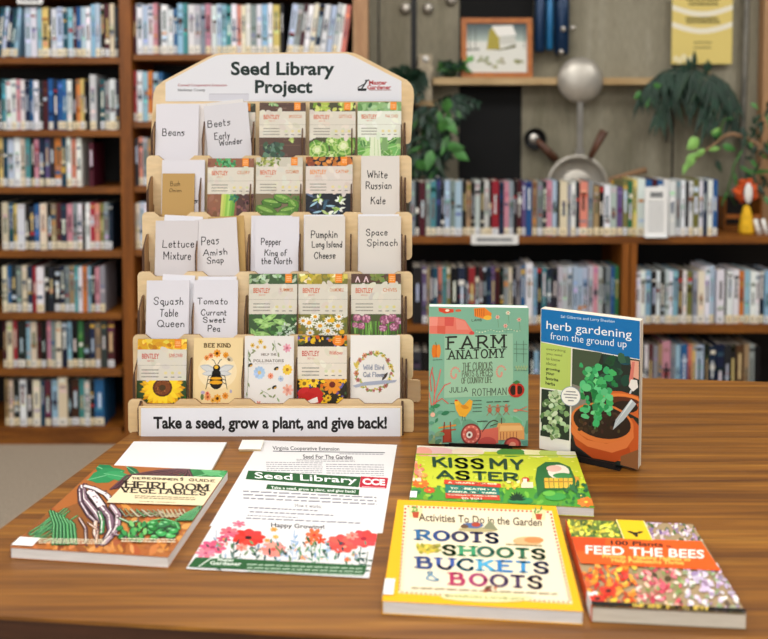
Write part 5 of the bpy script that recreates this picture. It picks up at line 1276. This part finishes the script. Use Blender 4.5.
def farm(ar):
    r = ar.r; L = '3a3a34'
    ar.rect(0,0,480,660,'7fb39a'); scat(ar,(20,500,420,620),26,['7cb498','6fa88c'],20,50,.3,.6); ar.rect(20,40,420,60,'7fb39a')
    ar.poly([(28,94),(120,98),(165,112),(198,160),(190,168),(120,164),(28,160)],'e47a68')
    for p,c in (([(28,94),(62,96),(60,130),(28,130)],'ee9484'),([(88,98),(124,100),(122,134),(88,132)],'d85a50'),([(60,130),(92,132),(90,164),(60,160)],'d8604c'),([(130,104),(165,116),(182,150),(134,148)],'e88c7c')): ar.poly(p,c)
    ar.ell(192,164,10,8,'d8504c')
    ar.poly([(64,60),(122,68),(122,80),(90,84),(66,74)],'d8482c'); ar.ell(98,72,8,5,'f0e0c8'); ar.ell(140,74,12,5,'d8603c')
    ar.poly([(200,68),(240,66),(268,90),(262,114),(236,110),(202,98)],'e8822c'); ar.ell(252,106,16,9,'f0b83c')
    for k in range(5): ar.line([(206+k*8,70),(206+k*8,100)],1.8,'a84a1c')
    ar.pen('LAMB',192,110,230,118,1.6,L)
    for k in range(16): ar.ell(210+k*11,158+4*math.sin(k),3,2.5,jit('c8d8b8',10,r))
    ar.line([(205,152),(380,160)],1.4,'5c8a74')
    for x,y in ((290,105),(330,90),(372,118),(320,140)): ar.line([(x,y),(x+4,y+40)],1.4,'6a8a6c'); ar.flower(x,y,9,6,r.choice(['e8b0a0','eee4c8']),'c8604c',.5,.3)
    for k in range(7): ar.ell(57+(k%3-1)*9,228,8,26,['e0781c','d0641c','e88c34'][k%3]); 
    ar.line([(57,204),(54,194)],3,'6a7a3c'); ar.lines(44,258,80,266,1,L,.3)
    ar.rect(88,170,348,408,'9cc4a8')
    ar.pen('FARM',102,176,320,222,7.5,'262a24',1.5,0,4); ar.pen('ANATOMY',104,229,318,261,5.2,'262a24',1.5,0,3.4)
    ar.pen('THE CURIOUS',158,278,270,306,3,'5c6a58',0,0,2); ar.pen('PARTS & PIECES',156,308,272,330,2.6,'5c6a58',0,0,2); ar.pen('OF COUNTRY LIFE',154,334,268,356,2.6,'5c6a58',0,0,2)
    for x in (127,300):
        for k in range(15): t=k*.42; ar.ell(x+ (5+k*1.1)*math.cos(t), 320+(8+k*1.6)*math.sin(t), 4, 4, 'd89888')
    ar.pen('JULIA',108,370,176,388,2.6,'4a564c',.8,0,3.2); ar.pen('ROTHMAN',196,378,322,404,2.6,'4a564c',.8,0,3)
    for P in (((44,470),(52,400),(50,340),(40,300)),((46,460),(64,400),(90,360),(112,352)),((42,440),(30,380),(28,350)),((50,400),(66,340),(74,300)),((46,430),(80,410),(104,430)),((40,380),(34,330),(44,290))): ar.line(list(P),4,jit('d86a5c',12,r))
    leaves(ar,(30,440,80,500),10,['5a9a78','3f8a68'],20,36); ar.ell(46,470,9,9,'e9b49c')
    ar.poly([(128,420),(140,418),(160,440),(184,416),(196,424),(190,456),(168,484),(146,478),(132,452)],'eaa832'); ar.ell(136,428,9,9,'f0b83c'); ar.ell(134,419,6,3,'d8402c'); ar.leaf(150,440,34,16,.3,'d88a24'); ar.line([(158,480),(156,496)],2,L); ar.line([(166,482),(168,496)],2,L)
    ar.lines(112,426,128,434,1,L,.3); ar.lines(196,416,230,470,4,L,.2); ar.lines(110,458,130,464,1,L,.3)
    for x in (260,290,322):
        ar.ell(x,460,8,10,'b86a50'); ar.ell(x,444,5,5,'c87a5c'); ar.lines(x-12,425,x+12,434,1,L,.4)
        for sg in (-1,1): ar.line([(x,455),(x+sg*14,446)],2,'a85a44'); ar.line([(x,466),(x+sg*11,480)],2,'a85a44')
    ar.ell(360,388,31,28,'b82c24'); ar.ell(349,388,12,19,'2c1a18'); ar.ell(372,388,11,17,'3a1a18'); ar.poly([(345,360),(360,366),(376,358),(362,350)],'3f7a44'); ar.rect(357,368,364,408,'e04a34')
    for y in (212,230,248,300,312): ar.line([(352,y),(402,y+3)],1.8,'5c7a6c')
    ar.line([(362,200),(362,280)],1.8,'5c7a6c'); ar.line([(388,200),(388,285)],1.8,'5c7a6c')
    for k in range(9): ar.ell(360+k*5,300+k%2*8,3,6,'9cb88c')
    ar.line([(352,460),(402,470)],3,'d8705c'); ar.line([(356,470),(400,452)],3,'d8705c'); ar.ell(356,466,8,4,'e9a48c')
    ar.line([(70,520),(132,512)],6,'e0903c'); ar.line([(70,534),(132,528)],5,'b84a2c'); ar.rect(84,526,116,575,'a8402c'); ar.line([(90,500),(86,575)],4,'8a3424'); ar.line([(112,500),(116,575)],4,'8a3424'); scat(ar,(34,540,80,585),12,['7a9a6c','a8b884','5c8a6c'],7,13)
    # tractor
    ar.poly([(292,510),(372,512),(388,530),(390,574),(280,574),(284,530)],'e0a060'); ar.poly([(300,520),(378,522),(384,540),(296,540)],'ecb878'); ar.poly([(216,535),(292,525),(292,585),(216,585)],'d86a58')
    for k in range(6): ar.line([(300+k*12,545),(300+k*12,572)],2.4,'a85a3c')
    ar.ell(190,548,38,40,'8a3a38',0,22); ar.ell(190,548,32,34,'d86a5c',0,22); ar.ell(190,548,21,23,'b04c44',0,18); ar.ell(184,550,12,13,'e9dcd0'); ar.ell(184,550,5,6,'5a3a34')
    for k in range(10): t=k*.63; ar.ell(190+27*math.cos(t),548+29*math.sin(t),3.4,3.4,'f0a090')
    ar.ell(250,582,34,22,'c05048',0,18); ar.ell(345,590,32,26,'8a3a38',0,20); ar.ell(345,590,24,20,'c8584c',0,18); ar.ell(345,592,12,10,'e09a80')
    ar.line([(232,540),(258,505),(276,498),(290,504)],3.4,'4a3a34'); ar.line([(262,520),(288,512)],2.6,'4a3a34'); ar.lines(212,496,252,506,1,L,.4)
    ar.line([(304,512),(304,492)],3,'5a3a30')
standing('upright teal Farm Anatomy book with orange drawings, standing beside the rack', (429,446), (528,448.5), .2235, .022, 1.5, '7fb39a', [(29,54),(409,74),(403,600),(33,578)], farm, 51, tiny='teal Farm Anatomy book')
def herb(ar):
    r = ar.r
    ar.rect(0,0,460,660,'f2efe4')
    ar.poly([(28,36),(395,72),(395,215),(28,165)],'1172b6'); 
    P = ar.f
    def slant(t,x0,y0,x1,y1,dy,col,b):          # line of type that follows the cover's tilt in the photo
        f0_ = ar.f; ar.f = lambda x,y: f0_(x, y+dy*(x-x0)/(x1-x0)); ar.text(t,x0,y0,x1,y1,col,b); ar.f = f0_
    slant('Sal Gilbertie and Larry Sheehan',104,60,304,74,12,'d8ecf8',0)
    slant('herb gardening',50,84,366,126,24,'f6fafc',0)
    slant('from the ground up',66,128,348,164,19,'eef6fa',-.005)
    ar.poly([(30,168),(148,186),(148,350),(32,340)],'b9cf6a')
    for i,(s_,x1) in enumerate((('everything',125),('you need',112),('to know',105),('about',92),('growing',105),('your',85),('favorite',100),('herbs',88))):
        slant(s_,52,188+i*17.5+(0 if i<4 else 5),x1,200+i*17.5+(0 if i<4 else 5),5,'3c4a2c' if i<4 else '24321c',.0 if i<4 else .03)
    ar.poly([(150,187),(396,218),(392,620),(152,600)],'232a24')
    ar.poly([(150,187),(260,198),(240,260),(200,330),(150,340)],'46543f'); ar.poly([(262,200),(330,210),(330,300),(270,300)],'1c3a30'); ar.ell(345,225,24,14,'174a5c'); scat(ar,(265,205,350,330),16,['1c4030','24503c','16302c'],12,26)
    ar.poly([(152,320),(190,330),(205,380),(200,490),(152,470)],'8a8478'); scat(ar,(152,400,215,500),14,['c9a090','b08878','6a4a40'],8,18)
    ar.poly([(362,220),(392,222),(392,290),(368,280)],'e4a890'); ar.poly([(368,225),(378,225),(372,290),(360,310),(358,290)],'d87a6c'); ar.poly([(364,290),(386,292),(390,318),(372,334),(356,316)],'ece8e2')
    ar.line([(366,330),(360,345),(372,358),(388,362)],6,'c8ccd0')
    ar.poly([(255,350),(280,338),(330,336),(392,350),(392,380),(392,430),(330,400)],'d0652c'); ar.ell(330,362,66,18,'e8823c'); ar.ell(333,372,60,17,'5a2a18'); ar.ell(345,392,46,22,'2a1a14')
    ar.poly([(152,455),(372,430),(396,460),(392,560),(350,588),(250,585),(180,540),(152,500)],'c85a24')
    ar.ell(262,456,114,72,'dd7a3c',.12,26); ar.ell(262,452,104,60,'2c1c16',.12,26); scat(ar,(180,410,345,490),50,['3a261c','1c1210','4a3426'],5,11)
    ar.poly([(150,470),(178,500),(210,522),(280,530),(340,512),(374,470),(376,500),(350,540),(300,560),(220,550),(170,520),(150,495)],'e07c40'); ar.poly([(160,515),(210,545),(300,560),(360,535),(366,560),(310,592),(230,585),(170,545)],'b84c1c')
    ar.poly([(330,570),(392,540),(392,612),(330,600)],'8a5a34'); ar.poly([(150,520),(180,560),(230,590),(150,590)],'1a1614')
    for k in range(5): ar.line([(238,480),(240-10+k*5,380),(215+k*15,300)],3,'4a9a50')
    for k in range(90):
        x = r.gauss(240,36); y = r.gauss(345,60); 
        if not (165<x<310 and 245<y<470): continue
        q = r.uniform(9,17); ar.ell(x,y,q,q*.75,jit(r.choice(['2f9a58','4ab870','248048','68cc88','3aa862']),12,r),r.uniform(0,3),9,.22)
    ar.ell(212,262,14,11,'5cc080'); ar.ell(246,248,12,10,'4ab870'); ar.ell(285,290,17,13,'3aa862'); ar.ell(205,330,18,15,'68cc88')
    ar.poly([(366,362),(384,378),(340,440),(302,478),(312,440)],'b8c2c8'); ar.poly([(366,362),(372,368),(318,446),(302,478)],'e2e8ea')
    ar.poly([(38,345),(148,355),(148,530),(38,520)],'26342a')
    for k in range(110):
        x = r.gauss(92,24); y = r.uniform(352,528)
        if 42<x<142: q=r.uniform(7,13); ar.ell(x,y,q,q*.7,jit(r.choice(['9cb888','b8cca4','7fa06c','c9d8b8','5c8050']),10,r),r.uniform(0,3),9,.2)
    ar.rect(146,186,151,600,'e9e6da')
    ar.ell(148,366,37,37,'8fa0b8',0,22); ar.ell(148,366,34.5,34.5,'f6f4f0',0,22)
    for i,(x0,x1) in enumerate(((130,166),(122,174),(128,170),(138,160))): ar.lines(x0,345+i*11,x1,353+i*11,1,'6a6a78',.5)
    ar.rect(28,470,42,500,'e9e6da')
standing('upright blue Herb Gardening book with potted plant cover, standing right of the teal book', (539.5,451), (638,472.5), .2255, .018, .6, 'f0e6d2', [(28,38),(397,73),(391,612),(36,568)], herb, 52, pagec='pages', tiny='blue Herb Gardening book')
# ================================================================== CAMERA, LIGHT, WORLD
cd = bpy.data.cameras.new('camera'); cam = bpy.data.objects.new('camera', cd); COL.objects.link(cam)
cam.location = (0, 0, CAMZ); cam.rotation_euler = (math.pi/2-PITCH, 0, 0)
cd.sensor_fit = 'HORIZONTAL'; cd.sensor_width = 36; cd.lens = 36*F_/768
cd.shift_x = 0; cd.shift_y = (CY-319.5)/768
cd.dof.use_dof = True; cd.dof.focus_distance = 1.28; cd.dof.aperture_fstop = 3.3
bpy.context.scene.camera = cam
def area(name, loc, sx, sy, e, c, rot=(0,0,0)):
    l = bpy.data.lights.new(name, 'AREA'); l.shape = 'RECTANGLE'; l.size = sx; l.size_y = sy; l.energy = e; l.color = c
    o = bpy.data.objects.new(name, l); COL.objects.link(o); o.location = loc; o.rotation_euler = rot
for i, (x, y) in enumerate(((-1.7,.2),(.2,.2),(2.1,.2),(-1.6,2.1),(.3,2.1),(2.2,2.1),(-1.6,-1.6),(.6,-1.6))):
    area('ceiling_light', (x, y, 2.72), 1.2, .6, 21, (1, .98, .95))
area('camera_side_fill', (-1.0, -2.3, 1.7), 3.2, 1.7, 32, (1, .985, .965), (R(82), 0, R(-15)))  # broad fill added on the camera side to brighten the fronts, not a window
w = bpy.data.worlds.new('world'); bpy.context.scene.world = w; w.use_nodes = True
bg = w.node_tree.nodes['Background']; bg.inputs[0].default_value = (1, .99, .98, 1); bg.inputs[1].default_value = .1
vs = bpy.context.scene.view_settings
vs.view_transform = 'Standard'; vs.look = 'None'; vs.exposure = 0.08; vs.gamma = 1; vs.use_curve_mapping = False
